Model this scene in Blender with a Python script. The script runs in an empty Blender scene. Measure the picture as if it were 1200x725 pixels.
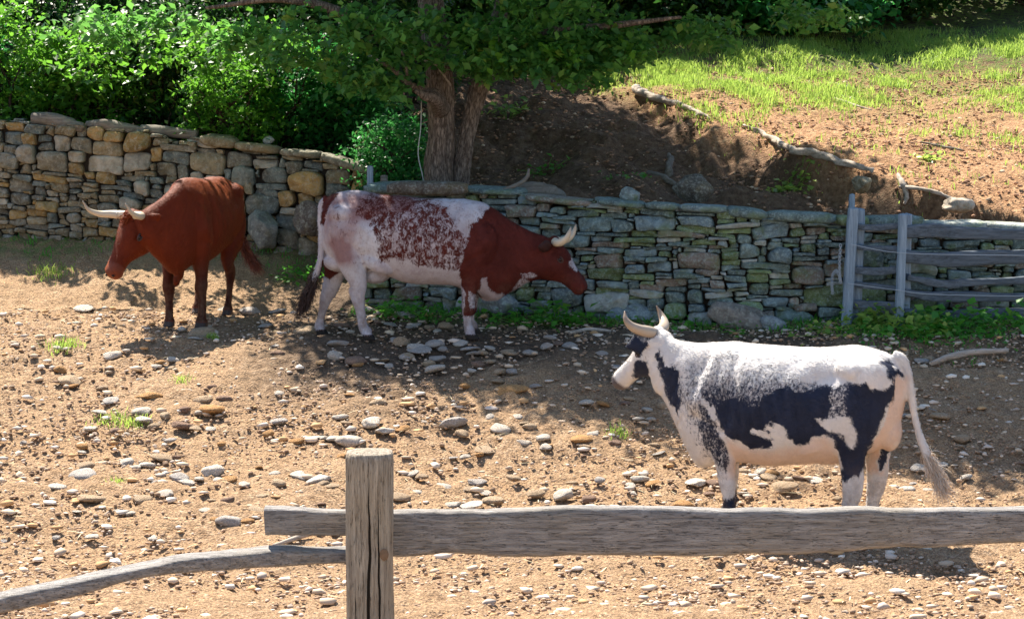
import bpy, math, random
import numpy as np
from mathutils import Vector, Matrix, Euler

# ------------------------------------------------------------------ camera, world, sun, exposure
scene = bpy.context.scene
COL = scene.collection
EYE = Vector((0.0, 0.0, 3.4))
FPX, PITCH = 2500.0, math.atan(262.5 / 2500.0)
cam_d = bpy.data.cameras.new('camera'); cam = bpy.data.objects.new('camera', cam_d); COL.objects.link(cam)
cam_d.sensor_width = 36.0; cam_d.lens = 75.0; cam_d.clip_end = 600; cam_d.clip_start = 0.1
cam.location = EYE; cam.rotation_euler = (math.pi / 2 - PITCH, 0, 0)
scene.camera = cam

SUN_EL = math.radians(55); SUN_AZ = math.radians(-27)          # azimuth from +Y, negative = to the left
SD = Vector((math.sin(SUN_AZ) * math.cos(SUN_EL), math.cos(SUN_AZ) * math.cos(SUN_EL), math.sin(SUN_EL)))
world = bpy.data.worlds.new('World'); scene.world = world; world.use_nodes = True
wn = world.node_tree.nodes; wl = world.node_tree.links
sky = wn.new('ShaderNodeTexSky'); sky.sky_type = 'NISHITA'; sky.sun_disc = False
sky.sun_elevation = SUN_EL; sky.sun_rotation = SUN_AZ
sky.air_density = 1.0; sky.dust_density = 0.6; sky.ozone_density = 1.2
wl.new(sky.outputs[0], wn['Background'].inputs[0]); wn['Background'].inputs[1].default_value = 0.08
sun_d = bpy.data.lights.new('sun', 'SUN'); sun = bpy.data.objects.new('sun', sun_d); COL.objects.link(sun)
sun_d.energy = 5.0; sun_d.angle = math.radians(0.6); sun_d.color = (1.0, 0.92, 0.80)
sun.rotation_euler = SD.to_track_quat('Z', 'Y').to_euler()
sun.location = SD * 60
scene.view_settings.view_transform = 'Standard'; scene.view_settings.look = 'None'
scene.view_settings.gamma = 1; scene.view_settings.exposure = 1.5

rng = np.random.default_rng(7)
random.seed(7)

# ------------------------------------------------------------------ noise + pixel helpers
def _hash(ix, iy, iz, seed):
    h = (ix * 374761393 + iy * 668265263 + iz * 2147483647 + seed * 974711) & 0xffffffff
    h = ((h ^ (h >> 13)) * 1274126177) & 0xffffffff
    h = ((h ^ (h >> 16)) * 2246822519) & 0xffffffff
    return ((h ^ (h >> 15)) & 0xffffff) / float(0xffffff)

def vn(x, y, z=None, seed=0):
    x = np.asarray(x, float); y = np.asarray(y, float)
    z = np.zeros_like(x) if z is None else np.asarray(z, float)
    ix, iy, iz = np.floor(x).astype(np.int64), np.floor(y).astype(np.int64), np.floor(z).astype(np.int64)
    fx, fy, fz = x - ix, y - iy, z - iz
    fx, fy, fz = [f * f * (3 - 2 * f) for f in (fx, fy, fz)]
    r = 0
    for a in (0, 1):
        for b in (0, 1):
            for c in (0, 1):
                w = (fx if a else 1 - fx) * (fy if b else 1 - fy) * (fz if c else 1 - fz)
                r = r + w * _hash(ix + a, iy + b, iz + c, seed)
    return r * 2 - 1

def fbm(x, y, z=None, octv=4, seed=0, gain=0.5):
    r, a, f = 0, 1.0, 1.0
    for o in range(octv):
        r = r + a * vn(np.asarray(x) * f, np.asarray(y) * f, None if z is None else np.asarray(z) * f, seed + o * 17)
        a *= gain; f *= 2.03
    return r

def P(px, py, d):
    """world point seen at photo pixel (px,py) at distance Y=d"""
    ca, sa = math.cos(PITCH), math.sin(PITCH)
    u = (px - 600) / FPX; v = (362.5 - py) / FPX
    dx, dy, dz = u, ca + v * sa, -sa + v * ca
    k = d / dy
    return Vector((dx * k, d, EYE.z + dz * k))

def sstep(a, b, x):
    t = np.clip((np.asarray(x, float) - a) / (b - a), 0, 1)
    return t * t * (3 - 2 * t)

# ------------------------------------------------------------------ walls' lines and terrain
LW_PX = [(-420, 23.7), (-90, 23.4), (62, 23.2), (235, 23.0), (330, 22.9), (425, 22.7)]
RW_PX = [(425, 21.3), (560, 20.95), (700, 20.6), (850, 20.3), (985, 20.4), (1120, 20.55), (1330, 20.7), (1700, 21.1)]
LW = [P(p, 250, d) for p, d in LW_PX]; RW = [P(p, 300, d) for p, d in RW_PX]
LTOP = [(-420, 130), (-90, 136), (62, 146), (130, 152), (190, 158), (235, 164), (300, 174), (380, 182), (425, 198)]
RTOP = [(425, 226), (500, 222), (545, 222), (600, 226), (650, 236), (700, 232), (750, 240), (820, 243), (880, 250), (985, 258), (1100, 262), (1330, 272), (1700, 284)]
LTX = [P(p, y, 23.1) for p, y in LTOP]; RTX = [P(p, y, 20.6) for p, y in RTOP]
XJ = LW[-1].x                                     # the walls overlap / swap here

def wall_line(x):
    l = np.interp(x, [p.x for p in LW], [p.y for p in LW])
    r = np.interp(x, [p.x for p in RW], [p.y for p in RW])
    return np.where(np.asarray(x) < XJ, l, r)
def wall_top(x):
    l = np.interp(x, [p.x for p in LTX], [p.z for p in LTX])
    r = np.interp(x, [p.x for p in RTX], [p.z for p in RTX])
    return np.where(np.asarray(x) < XJ, l, r)

FD = [-40, 0, 4, 8.3, 12, 14, 15, 16.5, 18, 19.2, 21.2, 22.2, 23.2, 30]
FZ = [1.8, 1.75, 1.35, 0.9, 0.3, 0.13, 0.2, 0.45, 0.82, 1.10, 1.18, 1.44, 1.74, 2.2]
BD = [19, 20.8, 22.5, 25, 28, 31, 36, 45, 60, 100, 260]
BZ = [1.9, 2.12, 2.36, 2.86, 3.42, 4.05, 5.3, 7.6, 11, 16, 30]
EDGE = [(-0.2, 31.5), (0.6, 29.0), (1.5, 27.0), (2.72, 24.3), (3.84, 22.6), (4.6, 22.0), (6.5, 21.3)]  # eroded bank edge
def gz(x, y, detail=True):
    x = np.asarray(x, float); y = np.asarray(y, float)
    front = np.interp(y, FD, FZ) + 0.03 * fbm(x * 0.5, y * 0.5, octv=2, seed=3)
    back = np.interp(y, BD, BZ)
    ex = np.interp(y, [e[1] for e in EDGE[::-1]], [e[0] for e in EDGE[::-1]])     # edge x for this y
    wob = 0.22 * fbm(x * 1.3 + 4, y * 1.3, octv=3, seed=9)
    below = sstep(0.35, -0.15, x - ex + wob) * sstep(31, 28, y) * sstep(-3.5, -0.5, x)
    back = back - 0.42 * below * (1 - .65 * sstep(24.6, 26.4, y)) + 0.10 * fbm(x * 0.6, y * 0.6, octv=3, seed=5)
    back = back + 0.10 * below * fbm(x * 2.2, y * 2.2, octv=3, seed=15)
    wy = wall_line(x)
    t = sstep(0.10, 0.34, y - wy)
    wt = wall_top(x) - 0.14
    lim = wt + (y - wy) * 0.16 + 0.0
    back = np.where(y - wy < 3.0, np.minimum(back, lim + 0.25 * np.clip(y - wy - 1.2, 0, 9)), back)
    return front * (1 - t) + back * t
def g1(x, y): return float(gz(np.array([x]), np.array([y]))[0])

# ------------------------------------------------------------------ mesh helpers
def link(o): COL.objects.link(o); return o
def tag(o, label=None, cat=None, group=None, kind=None):
    if label: o['label'] = label
    if cat: o['category'] = cat
    if group: o['group'] = group
    if kind: o['kind'] = kind
    return o
def empty(name, loc=(0, 0, 0), rz=0):
    o = bpy.data.objects.new(name, None); o.location = loc; o.rotation_euler = (0, 0, rz); o.empty_display_size = 0.1
    return link(o)
def mesh_obj(name, V, F, mat, parent=None, colors=None, smooth=False, cname='tint'):
    """V (n,3) array; F list of tuples or an (m,k) array"""
    me = bpy.data.meshes.new(name)
    V = np.asarray(V, dtype=np.float32)
    if isinstance(F, np.ndarray):
        m, k = F.shape
        me.vertices.add(len(V)); me.vertices.foreach_set('co', V.ravel())
        me.loops.add(m * k); me.loops.foreach_set('vertex_index', F.astype(np.int32).ravel())
        me.polygons.add(m)
        me.polygons.foreach_set('loop_start', np.arange(0, m * k, k, dtype=np.int32))
        me.polygons.foreach_set('loop_total', np.full(m, k, dtype=np.int32))
        me.update(calc_edges=True)
    else:
        me.from_pydata([tuple(v) for v in V.tolist()], [], [tuple(f) for f in F]); me.update()
    if colors is not None:
        a = me.color_attributes.new(cname, 'FLOAT_COLOR', 'POINT')
        c = np.ones((len(V), 4), np.float32); c[:, :colors.shape[1]] = colors
        a.data.foreach_set('color', c.ravel())
    if smooth: me.polygons.foreach_set('use_smooth', np.ones(len(me.polygons), bool))
    me.materials.append(mat)
    o = bpy.data.objects.new(name, me); link(o)
    if parent: o.parent = parent
    return o
class MB:
    def __init__(s): s.V = []; s.F = []; s.C = []; s.n = 0
    def add(s, V, F, c=None):
        s.V.append(np.asarray(V, float)); s.F += [tuple(i + s.n for i in f) for f in F]
        s.C.append(np.tile(np.asarray(c if c is not None else (1, 1, 1), float), (len(V), 1))); s.n += len(V)
    def build(s, name, mat, parent=None, smooth=True, cname='tint'):
        return mesh_obj(name, np.vstack(s.V), s.F, mat, parent, np.vstack(s.C), smooth, cname)

def spline(pts, n):
    """Catmull-Rom through rows of pts (m,k) -> (n,k)"""
    p = np.asarray(pts, float); m = len(p)
    q = np.vstack([2 * p[0] - p[1], p, 2 * p[-1] - p[-2]])
    t = np.linspace(0, m - 1, n); i = np.clip(np.floor(t).astype(int), 0, m - 2); f = (t - i)[:, None]
    a, b, c, d = q[i], q[i + 1], q[i + 2], q[i + 3]
    return 0.5 * ((2 * b) + (c - a) * f + (2 * a - 5 * b + 4 * c - d) * f ** 2 + (3 * b - a - 3 * c + d) * f ** 3)

def loft(C, S, U, hs, hu, seg=16, ex=2.0):
    """closed tube: centres C, side S and up U unit vectors, half sizes hs, hu; superellipse exponent ex"""
    n = len(C); th = np.linspace(0, 2 * math.pi, seg, endpoint=False)
    ct, st = np.cos(th), np.sin(th)
    cx = np.sign(ct) * np.abs(ct) ** (2 / ex); cy = np.sign(st) * np.abs(st) ** (2 / ex)
    V = C[:, None, :] + S[:, None, :] * (hs[:, None] * cx[None])[:, :, None] + U[:, None, :] * (hu[:, None] * cy[None])[:, :, None]
    V = V.reshape(-1, 3); F = []
    for i in range(n - 1):
        for j in range(seg):
            k = (j + 1) % seg
            F.append((i * seg + j, i * seg + k, (i + 1) * seg + k, (i + 1) * seg + j))
    V = np.vstack([V, C[:1], C[-1:]]); a, b = n * seg, n * seg + 1
    for j in range(seg):
        k = (j + 1) % seg
        F.append((a, k, j)); F.append((b, (n - 1) * seg + j, (n - 1) * seg + k))
    return V, F

def tube(pts, radii, seg=10, n=None, flat=1.0, ref=(0, 1, 0)):
    """round tube through pts; radii per pt; flat = ratio of the ref-direction size to the other"""
    p = np.asarray(pts, float); r = np.asarray(radii, float)
    n = n or max(6, len(p) * 4)
    q = spline(np.hstack([p, r[:, None]]), n)
    c = q[:, :3]; rr = np.maximum(q[:, 3], 0.0005)
    T = np.gradient(c, axis=0); T /= np.linalg.norm(T, axis=1)[:, None] + 1e-9
    ref = np.tile(np.asarray(ref, float), (n, 1))
    S = ref - T * np.sum(ref * T, axis=1)[:, None]; S /= np.linalg.norm(S, axis=1)[:, None] + 1e-9
    U = np.cross(T, S)
    return loft(c, S, U, rr * flat, rr, seg)

def tube_noise(V, amp, fr, seed=0, fz=None):
    n = fbm(V[:, 0] * fr, V[:, 1] * fr, V[:, 2] * (fz or fr), octv=3, seed=seed)
    m = fbm(V[:, 0] * fr + 31, V[:, 1] * fr + 7, V[:, 2] * (fz or fr), octv=3, seed=seed + 5)
    V = V.copy(); V[:, 0] += n * amp; V[:, 1] += m * amp; V[:, 2] += n * amp * 0.3
    return V

_ico = {}
def ico(sub=2):
    if sub not in _ico:
        import bmesh
        bm = bmesh.new(); bmesh.ops.create_icosphere(bm, subdivisions=sub, radius=1)
        bm.verts.ensure_lookup_table()
        _ico[sub] = (np.array([v.co[:] for v in bm.verts]), [tuple(v.index for v in f.verts) for f in bm.faces]); bm.free()
    return _ico[sub]

# ------------------------------------------------------------------ materials
def new_mat(name):
    m = bpy.data.materials.new(name); m.use_nodes = True
    nt = m.node_tree
    for n in list(nt.nodes): nt.nodes.remove(n)
    out = nt.nodes.new('ShaderNodeOutputMaterial'); b = nt.nodes.new('ShaderNodeBsdfPrincipled')
    nt.links.new(b.outputs[0], out.inputs[0])
    b.inputs['Roughness'].default_value = 0.85; b.inputs['Specular IOR Level'].default_value = 0.25
    return m, nt, b, out
class NT:
    def __init__(s, nt): s.nt = nt
    def n(s, t, **kw):
        x = s.nt.nodes.new(t)
        for k, v in kw.items(): setattr(x, k, v)
        return x
    def l(s, a, b): s.nt.links.new(a, b)
    def coord(s, which='Object', scale=(1, 1, 1)):
        tc = s.n('ShaderNodeTexCoord'); mp = s.n('ShaderNodeMapping'); mp.inputs['Scale'].default_value = scale
        s.l(tc.outputs[which], mp.inputs[0]); return mp.outputs[0]
    def noise(s, vec, scale, detail=5, rough=0.6, dist=0.0):
        x = s.n('ShaderNodeTexNoise'); x.inputs['Scale'].default_value = scale; x.inputs['Detail'].default_value = detail
        x.inputs['Roughness'].default_value = rough; x.inputs['Distortion'].default_value = dist
        s.l(vec, x.inputs['Vector']); return x.outputs['Fac']
    def voro(s, vec, scale, feat='F1', out='Distance'):
        x = s.n('ShaderNodeTexVoronoi'); x.feature = feat; x.inputs['Scale'].default_value = scale
        s.l(vec, x.inputs['Vector']); return x.outputs[out]
    def ramp(s, fac, stops):
        x = s.n('ShaderNodeValToRGB'); e = x.color_ramp.elements
        while len(e) < len(stops): e.new(0.5)
        for i, (p, c) in enumerate(stops):
            e[i].position = p; e[i].color = (c if len(c) == 4 else tuple(c) + (1,)) if not isinstance(c, float) else (c, c, c, 1)
        s.l(fac, x.inputs[0]); return x.outputs[0]
    def mix(s, fac, a, b, mode='MIX'):
        x = s.n('ShaderNodeMix'); x.data_type = 'RGBA'; x.blend_type = mode
        for sock, v in ((x.inputs[0], fac), (x.inputs[6], a), (x.inputs[7], b)):
            if hasattr(v, 'links'): s.l(v, sock)
            elif isinstance(v, (int, float)): sock.default_value = v
            else: sock.default_value = tuple(v) + (1,) if len(v) == 3 else v
        return x.outputs[2]
    def math(s, op, a, b=0.0, clamp=False):
        x = s.n('ShaderNodeMath'); x.operation = op; x.use_clamp = clamp
        for i, v in enumerate((a, b)):
            if hasattr(v, 'links'): s.l(v, x.inputs[i])
            else: x.inputs[i].default_value = v
        return x.outputs[0]
    def attr(s, name):
        x = s.n('ShaderNodeVertexColor'); x.layer_name = name; return x.outputs[0]
    def sep(s, c):
        x = s.n('ShaderNodeSeparateColor'); s.l(c, x.inputs[0]); return x.outputs
    def bump(s, h, strength, dist, b):
        x = s.n('ShaderNodeBump'); x.inputs['Strength'].default_value = strength; x.inputs['Distance'].default_value = dist
        s.l(h, x.inputs['Height']); s.l(x.outputs[0], b.inputs['Normal'])

def m_ground():
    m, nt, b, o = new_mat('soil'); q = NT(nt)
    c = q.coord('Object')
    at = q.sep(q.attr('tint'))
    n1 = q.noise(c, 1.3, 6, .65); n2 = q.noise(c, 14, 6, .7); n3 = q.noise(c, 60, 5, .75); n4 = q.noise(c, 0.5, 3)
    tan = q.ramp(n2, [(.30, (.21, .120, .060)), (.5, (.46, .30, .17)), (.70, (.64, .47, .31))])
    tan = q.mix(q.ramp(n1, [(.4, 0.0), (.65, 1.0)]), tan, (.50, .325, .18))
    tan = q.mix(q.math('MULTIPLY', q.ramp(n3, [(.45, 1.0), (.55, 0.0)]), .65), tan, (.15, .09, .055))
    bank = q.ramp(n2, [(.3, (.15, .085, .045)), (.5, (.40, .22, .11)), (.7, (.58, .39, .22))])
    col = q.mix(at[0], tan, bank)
    duff_shade = q.ramp(n2, [(.3, (.035, .024, .018)), (.6, (.10, .072, .052)), (.8, (.21, .16, .125))])  # litter colour, also used to paint shade into the soil
    col = q.mix(at[1], col, duff_shade)
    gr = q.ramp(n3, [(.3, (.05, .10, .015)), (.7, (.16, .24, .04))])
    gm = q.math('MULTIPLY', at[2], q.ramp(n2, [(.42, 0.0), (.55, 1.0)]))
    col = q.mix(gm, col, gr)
    nt.links.new(col, b.inputs['Base Color']); b.inputs['Roughness'].default_value = .95
    v = q.voro(c, 45)
    h = q.math('ADD', q.math('MULTIPLY', n2, .5), q.math('ADD', q.math('MULTIPLY', n3, .35), q.math('MULTIPLY', v, .25)))
    q.bump(h, 1.0, .06, b)
    return m
def m_stone(name, lich=(.33, .36, .33), moss=(.10, .13, .04), amt=.55, mossamt=.35, use_obj=False, base=(.4, .36, .3)):
    m, nt, b, o = new_mat(name); q = NT(nt)
    c = q.coord('Object')
    if use_obj:
        oi = q.n('ShaderNodeObjectInfo')
        base_c = q.mix(q.math('MULTIPLY', oi.outputs['Random'], .40), base, (base[0] * .62, base[1] * .55, base[2] * .5))
        ad = q.n('ShaderNodeVectorMath'); ad.operation = 'ADD'; q.l(c, ad.inputs[0]); q.l(oi.outputs['Location'], ad.inputs[1]); c = ad.outputs[0]
    else: base_c = q.attr('tint')
    n1 = q.noise(c, 9, 6, .65); n2 = q.noise(c, 45, 5, .7); n3 = q.noise(c, 3.5, 4, .6, .6)
    col = q.mix(q.ramp(n1, [(.32, .85), (.62, 0.0)]), base_c, (0.38, 0.36, 0.33), 'MULTIPLY')
    col = q.mix(q.ramp(q.noise(c, 22, 6, .8), [(.5, 0.0), (.66, .5)]), col, tuple(x * 1.5 for x in lich))
    col = q.mix(q.math('MULTIPLY', q.ramp(n2, [(.52, 0.0), (.62, 1.0)]), amt), col, lich)
    col = q.mix(q.math('MULTIPLY', q.ramp(n3, [(.52, 0.0), (.64, 1.0)]), mossamt), col, moss)
    nt.links.new(col, b.inputs['Base Color']); b.inputs['Roughness'].default_value = .88
    q.bump(q.math('ADD', n1, q.math('MULTIPLY', n2, .5)), .9, .03, b)
    return m
def m_wood(name, dark, light, axis=0, scale=1.0, bump=.6, tintc=None):
    m, nt, b, o = new_mat(name); q = NT(nt)
    sc = [22 * scale] * 3; sc[axis] = 1.1 * scale
    c = q.coord('Object', tuple(sc)); c2 = q.coord('Object')
    n1 = q.noise(c, 1.6, 8, .72, .35); n2 = q.noise(c, 5, 5, .8); n3 = q.noise(c2, 3, 4)
    col = q.ramp(n1, [(.30, dark), (.48, tuple((a + e) / 2 for a, e in zip(dark, light))), (.66, light)])
    crack = q.ramp(n2, [(.30, 1.0), (.42, 0.0)])
    col = q.mix(q.math('MULTIPLY', crack, .85), col, tuple(a * .25 for a in dark))
    if tintc: col = q.mix(q.math('MULTIPLY', q.ramp(n3, [(.45, 0.0), (.7, 1.0)]), .5), col, tintc)
    nt.links.new(col, b.inputs['Base Color']); b.inputs['Roughness'].default_value = .85
    q.bump(q.math('SUBTRACT', n1, q.math('MULTIPLY', crack, .8)), bump, .012, b)
    return m
def m_bark(name, dark=(.07, .045, .03), light=(.30, .22, .18)):
    m, nt, b, o = new_mat(name); q = NT(nt)
    c = q.coord('Object', (22, 22, 6)); n1 = q.noise(c, 1.5, 9, .78, .6); v = q.voro(c, 1.6, 'DISTANCE_TO_EDGE')
    f = q.math('ADD', q.math('MULTIPLY', n1, .8), q.math('MULTIPLY', v, .3))
    nt.links.new(q.ramp(f, [(.38, dark), (.62, light), (.8, tuple(x * 1.25 for x in light))]), b.inputs['Base Color'])
    q.bump(f, 1.0, .04, b); return m
def m_leaf(name, c1, c2, trans=.45):
    m, nt, b, o = new_mat(name); q = NT(nt)
    at = q.sep(q.attr('tint'))
    col = q.mix(at[0], c1, c2)
    nt.links.new(col, b.inputs['Base Color']); b.inputs['Roughness'].default_value = .45; b.inputs['Specular IOR Level'].default_value = .45
    col = q.mix(q.ramp(at[0], [(.93, 0.0), (.97, .7)]), col, (.22, .26, .05)); nt.links.new(col, b.inputs['Base Color'])
    tr = q.n('ShaderNodeBsdfTranslucent'); q.l(q.mix(.5, col, tuple(min(1, x * 1.9) for x in c2)), tr.inputs[0])
    mx = q.n('ShaderNodeMixShader'); mx.inputs[0].default_value = trans
    q.l(b.outputs[0], mx.inputs[1]); q.l(tr.outputs[0], mx.inputs[2]); q.l(mx.outputs[0], o.inputs[0]); return m
def m_plain(name, col, rough=.6, spec=.3, n=0.0, ns=20):
    m, nt, b, o = new_mat(name); q = NT(nt)
    if n:
        f = q.noise(q.coord('Object'), ns, 5, .65)
        nt.links.new(q.mix(f, tuple(x * (1 - n) for x in col), tuple(min(1, x * (1 + n)) for x in col)), b.inputs['Base Color'])
        q.bump(f, .3, .01, b)
    else: b.inputs['Base Color'].default_value = tuple(col) + (1,)
    b.inputs['Roughness'].default_value = rough; b.inputs['Specular IOR Level'].default_value = spec
    return m
def m_coat(name, light, pink, dark, bare, muzzle, amp=1.3, nscale=26, sheen=0.0, mott=None, spec=.22):
    """coat: attribute R dark patches, G pinkish wash, B break-up of patch edges, A bare skin (muzzle, hoof = high)"""
    m, nt, b, o = new_mat(name); q = NT(nt)
    vc = q.n('ShaderNodeVertexColor'); vc.layer_name = 'coat'
    at = q.sep(vc.outputs[0])
    c = q.coord('Object', (1, 1, .75))
    n1 = q.math('ADD', q.math('MULTIPLY', q.noise(c, nscale, 7, .7, .5), .6), q.math('MULTIPLY', q.noise(q.coord('Object', (1.4, 1, .6)), nscale * 3.2, 5, .75), .4)); n2 = q.noise(q.coord('Object', (1, 1, .45)), 75, 5, .75); n0 = q.noise(c, 5, 4)
    lt = q.mix(q.ramp(n0, [(.3, 0.0), (.7, 1.0)]), light, tuple(x * .84 for x in light))
    lt = q.mix(at[1], lt, pink)
    if mott: lt = q.mix(q.math('MULTIPLY', q.ramp(n1, [(.48, 0.0), (.6, 1.0)]), .35), lt, mott)
    val = q.math('ADD', at[0], q.math('MULTIPLY', q.math('SUBTRACT', n1, .5), q.math('MULTIPLY', at[2], amp * 3.0)))
    mask = q.ramp(q.math('ADD', val, q.math('MULTIPLY', q.math('SUBTRACT', n2, .5), .55)), [(.38, 0.0), (.62, 1.0)])
    dk = q.mix(q.ramp(n0, [(.35, 0.0), (.65, 1.0)]), dark, tuple(min(1, x * 1.5) for x in dark))
    col = q.mix(mask, lt, dk)
    col = q.mix(q.math('MULTIPLY', q.ramp(n2, [(.35, 0.0), (.7, 1.0)]), .10), col, tuple(x * .6 for x in dark), 'MIX')
    oz = q.n('ShaderNodeSeparateXYZ'); q.l(q.coord('Object'), oz.inputs[0])
    dirt = q.math('MULTIPLY', q.ramp(oz.outputs['Z'], [(.10, 1.0), (.62, 0.0)]), q.ramp(q.noise(q.coord('Object'), 11, 6, .75), [(.42, 0.0), (.62, .65)]))
    col = q.mix(dirt, col, (.20, .13, .085))
    al = vc.outputs[1]
    col = q.mix(q.ramp(al, [(.05, 0.0), (.35, 1.0)]), col, muzzle)
    col = q.mix(q.ramp(al, [(.55, 0.0), (.85, 1.0)]), col, bare)
    nt.links.new(col, b.inputs['Base Color'])
    b.inputs['Roughness'].default_value = .55; b.inputs['Specular IOR Level'].default_value = spec
    b.inputs['Sheen Weight'].default_value = sheen; b.inputs['Sheen Tint'].default_value = tuple(dark) + (1,)
    fur = q.noise(q.coord('Object', (40, 40, 170)), 1.0, 4, .7)
    q.bump(q.math('ADD', q.math('MULTIPLY', fur, .8), q.math('MULTIPLY', n0, 2.2)), .55, .014, b)
    return m

M = {}
M['soil'] = m_ground()
M['wall_warm'] = m_stone('stone_warm', (.36, .36, .30), (.20, .15, .05), .3, .3)
M['wall_cool'] = m_stone('stone_cool', (.34, .42, .38), (.13, .18, .06), .45, .55)
M['core'] = m_plain('wall_core', (.035, .027, .02), .95, .1, .4, 12)
M['st_white'] = m_stone('pebble_white', (.7, .66, .62), (.4, .3, .2), .3, .2, True, (.88, .79, .67))
M['st_tan'] = m_stone('pebble_tan', (.6, .5, .4), (.35, .22, .1), .3, .3, True, (.64, .47, .30))
M['st_orange'] = m_stone('pebble_orange', (.6, .45, .3), (.4, .2, .07), .25, .3, True, (.64, .34, .12))
M['st_brown'] = m_stone('pebble_brown', (.4, .32, .28), (.2, .12, .08), .3, .3, True, (.40, .25, .17))
M['st_grey'] = m_stone('pebble_grey', (.5, .5, .5), (.25, .2, .15), .35, .2, True, (.66, .60, .54))
M['wood'] = m_wood('weathered_wood', (.085, .078, .074), (.46, .43, .40), 0, 2.2, 1.0, (.30, .26, .20))
M['wood_post'] = m_wood('weathered_wood_post', (.13, .105, .08), (.58, .51, .41), 2, 2.2, 1.1, (.38, .29, .18))
M['wood_blue'] = m_wood('grey_painted_wood', (.14, .19, .24), (.33, .41, .49), 2, 1.2, .4)
M['wood_rail'] = m_wood('grey_rail_wood', (.045, .055, .065), (.16, .195, .235), 0, 1.2, .6)
M['log'] = m_wood('bleached_log', (.20, .16, .12), (.62, .53, .44), 0, .9, .6)
M['log_dark'] = m_wood('old_log', (.09, .075, .06), (.26, .23, .19), 0, .9, .6)
M['bark'] = m_bark('bark', (.09, .065, .05), (.44, .35, .28)); M['bark_dark'] = m_bark('bark_dark', (.03, .02, .015), (.12, .085, .06))
M['leaf_a'] = m_leaf('leaf_bright', (.008, .06, .008), (.13, .32, .03), .5)
M['leaf_b'] = m_leaf('leaf_blue_green', (.010, .09, .020), (.05, .24, .05), .45)
M['leaf_tree'] = m_leaf('leaf_tree', (.016, .085, .022), (.13, .32, .06), .5)
M['leaf_c'] = m_leaf('leaf_dark', (.006, .03, .007), (.035, .11, .018), .35)
M['grass'] = m_leaf('grass_blade', (.06, .20, .02), (.38, .50, .10), .45)
M['grass_sh'] = m_leaf('grass_blade_deep', (.03, .17, .015), (.11, .34, .04), .45)
M['horn'] = None

# ------------------------------------------------------------------ ground sheet
def axis(fine0, fine1, step, lo, hi, grow=1.18):
    a = list(np.arange(fine0, fine1 + 1e-6, step)); s = step
    l = [fine0]; 
    while l[-1] > lo: s *= grow; l.append(l[-1] - s)
    s = step; h = [a[-1]]
    while h[-1] < hi: s *= grow; h.append(h[-1] + s)
    return np.array(l[1:][::-1] + a + h[1:])
gx = axis(-5.6, 6.2, .034, -160, 160); gy_ = np.concatenate([axis(12.0, 21.0, .030, -30, 21.0)[:], np.arange(21.03, 30.5, .045)])
s = .05; ext = []
last = gy_[-1]
while last < 260: s *= 1.13; last += s; ext.append(last)
gy_ = np.concatenate([gy_, ext])
GX, GY = np.meshgrid(gx, gy_)
fx, fy = GX.ravel(), GY.ravel()
Z = gz(fx, fy)
near = sstep(9, 12, fy) * sstep(40, 30, fy)
cl = np.abs(fbm(fx * 6, fy * 6, octv=4, seed=21, gain=.6)); cl2 = fbm(fx * 1.7, fy * 1.7, octv=3, seed=25)
Z = Z + near * (.030 * cl - .012 + .034 * cl2 + .010 * fbm(fx * 17, fy * 17, octv=2, seed=33))
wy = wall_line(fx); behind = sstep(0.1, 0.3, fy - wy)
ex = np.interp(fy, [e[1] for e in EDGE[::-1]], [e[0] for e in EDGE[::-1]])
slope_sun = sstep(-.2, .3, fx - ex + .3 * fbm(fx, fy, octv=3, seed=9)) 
duff_shade = behind * (1 - slope_sun) * .75 + behind * sstep(28.5, 30.5, fy + .5 * fbm(fx * .5, fy * .5, octv=2, seed=4)) 
duff_shade = np.clip(duff_shade + behind * sstep(-1.2, -2.2, fx), 0, 1)
duff_shade = np.maximum(duff_shade, .80 * sstep(17.6, 19.0, fy - .15 * fx + .5 * fbm(fx, fy, octv=3, seed=14)) * sstep(-2.8, -1.6, fx) * (1 - behind))  # litter plus painted shade: soil darkened where the tree shade falls
grassm = behind * slope_sun * sstep(25.5, 29.5, fy + .8 * fbm(fx * .8, fy * .8, octv=3, seed=41)) * .9
grassm = np.maximum(grassm, (1 - behind) * sstep(.8, .3, wy - fy + .3 * fbm(fx, fy, octv=3, seed=8)) * .7)
gc = np.stack([behind, duff_shade, grassm], 1)
ny, nx = GX.shape
idx = np.arange(nx * ny).reshape(ny, nx)
F = np.stack([idx[:-1, :-1].ravel(), idx[:-1, 1:].ravel(), idx[1:, 1:].ravel(), idx[1:, :-1].ravel()], 1)
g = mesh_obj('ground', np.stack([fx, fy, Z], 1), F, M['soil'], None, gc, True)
tag(g, 'dusty tan paddock soil rising to a bare brown bank behind the stone walls', 'ground', kind='structure')

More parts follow.
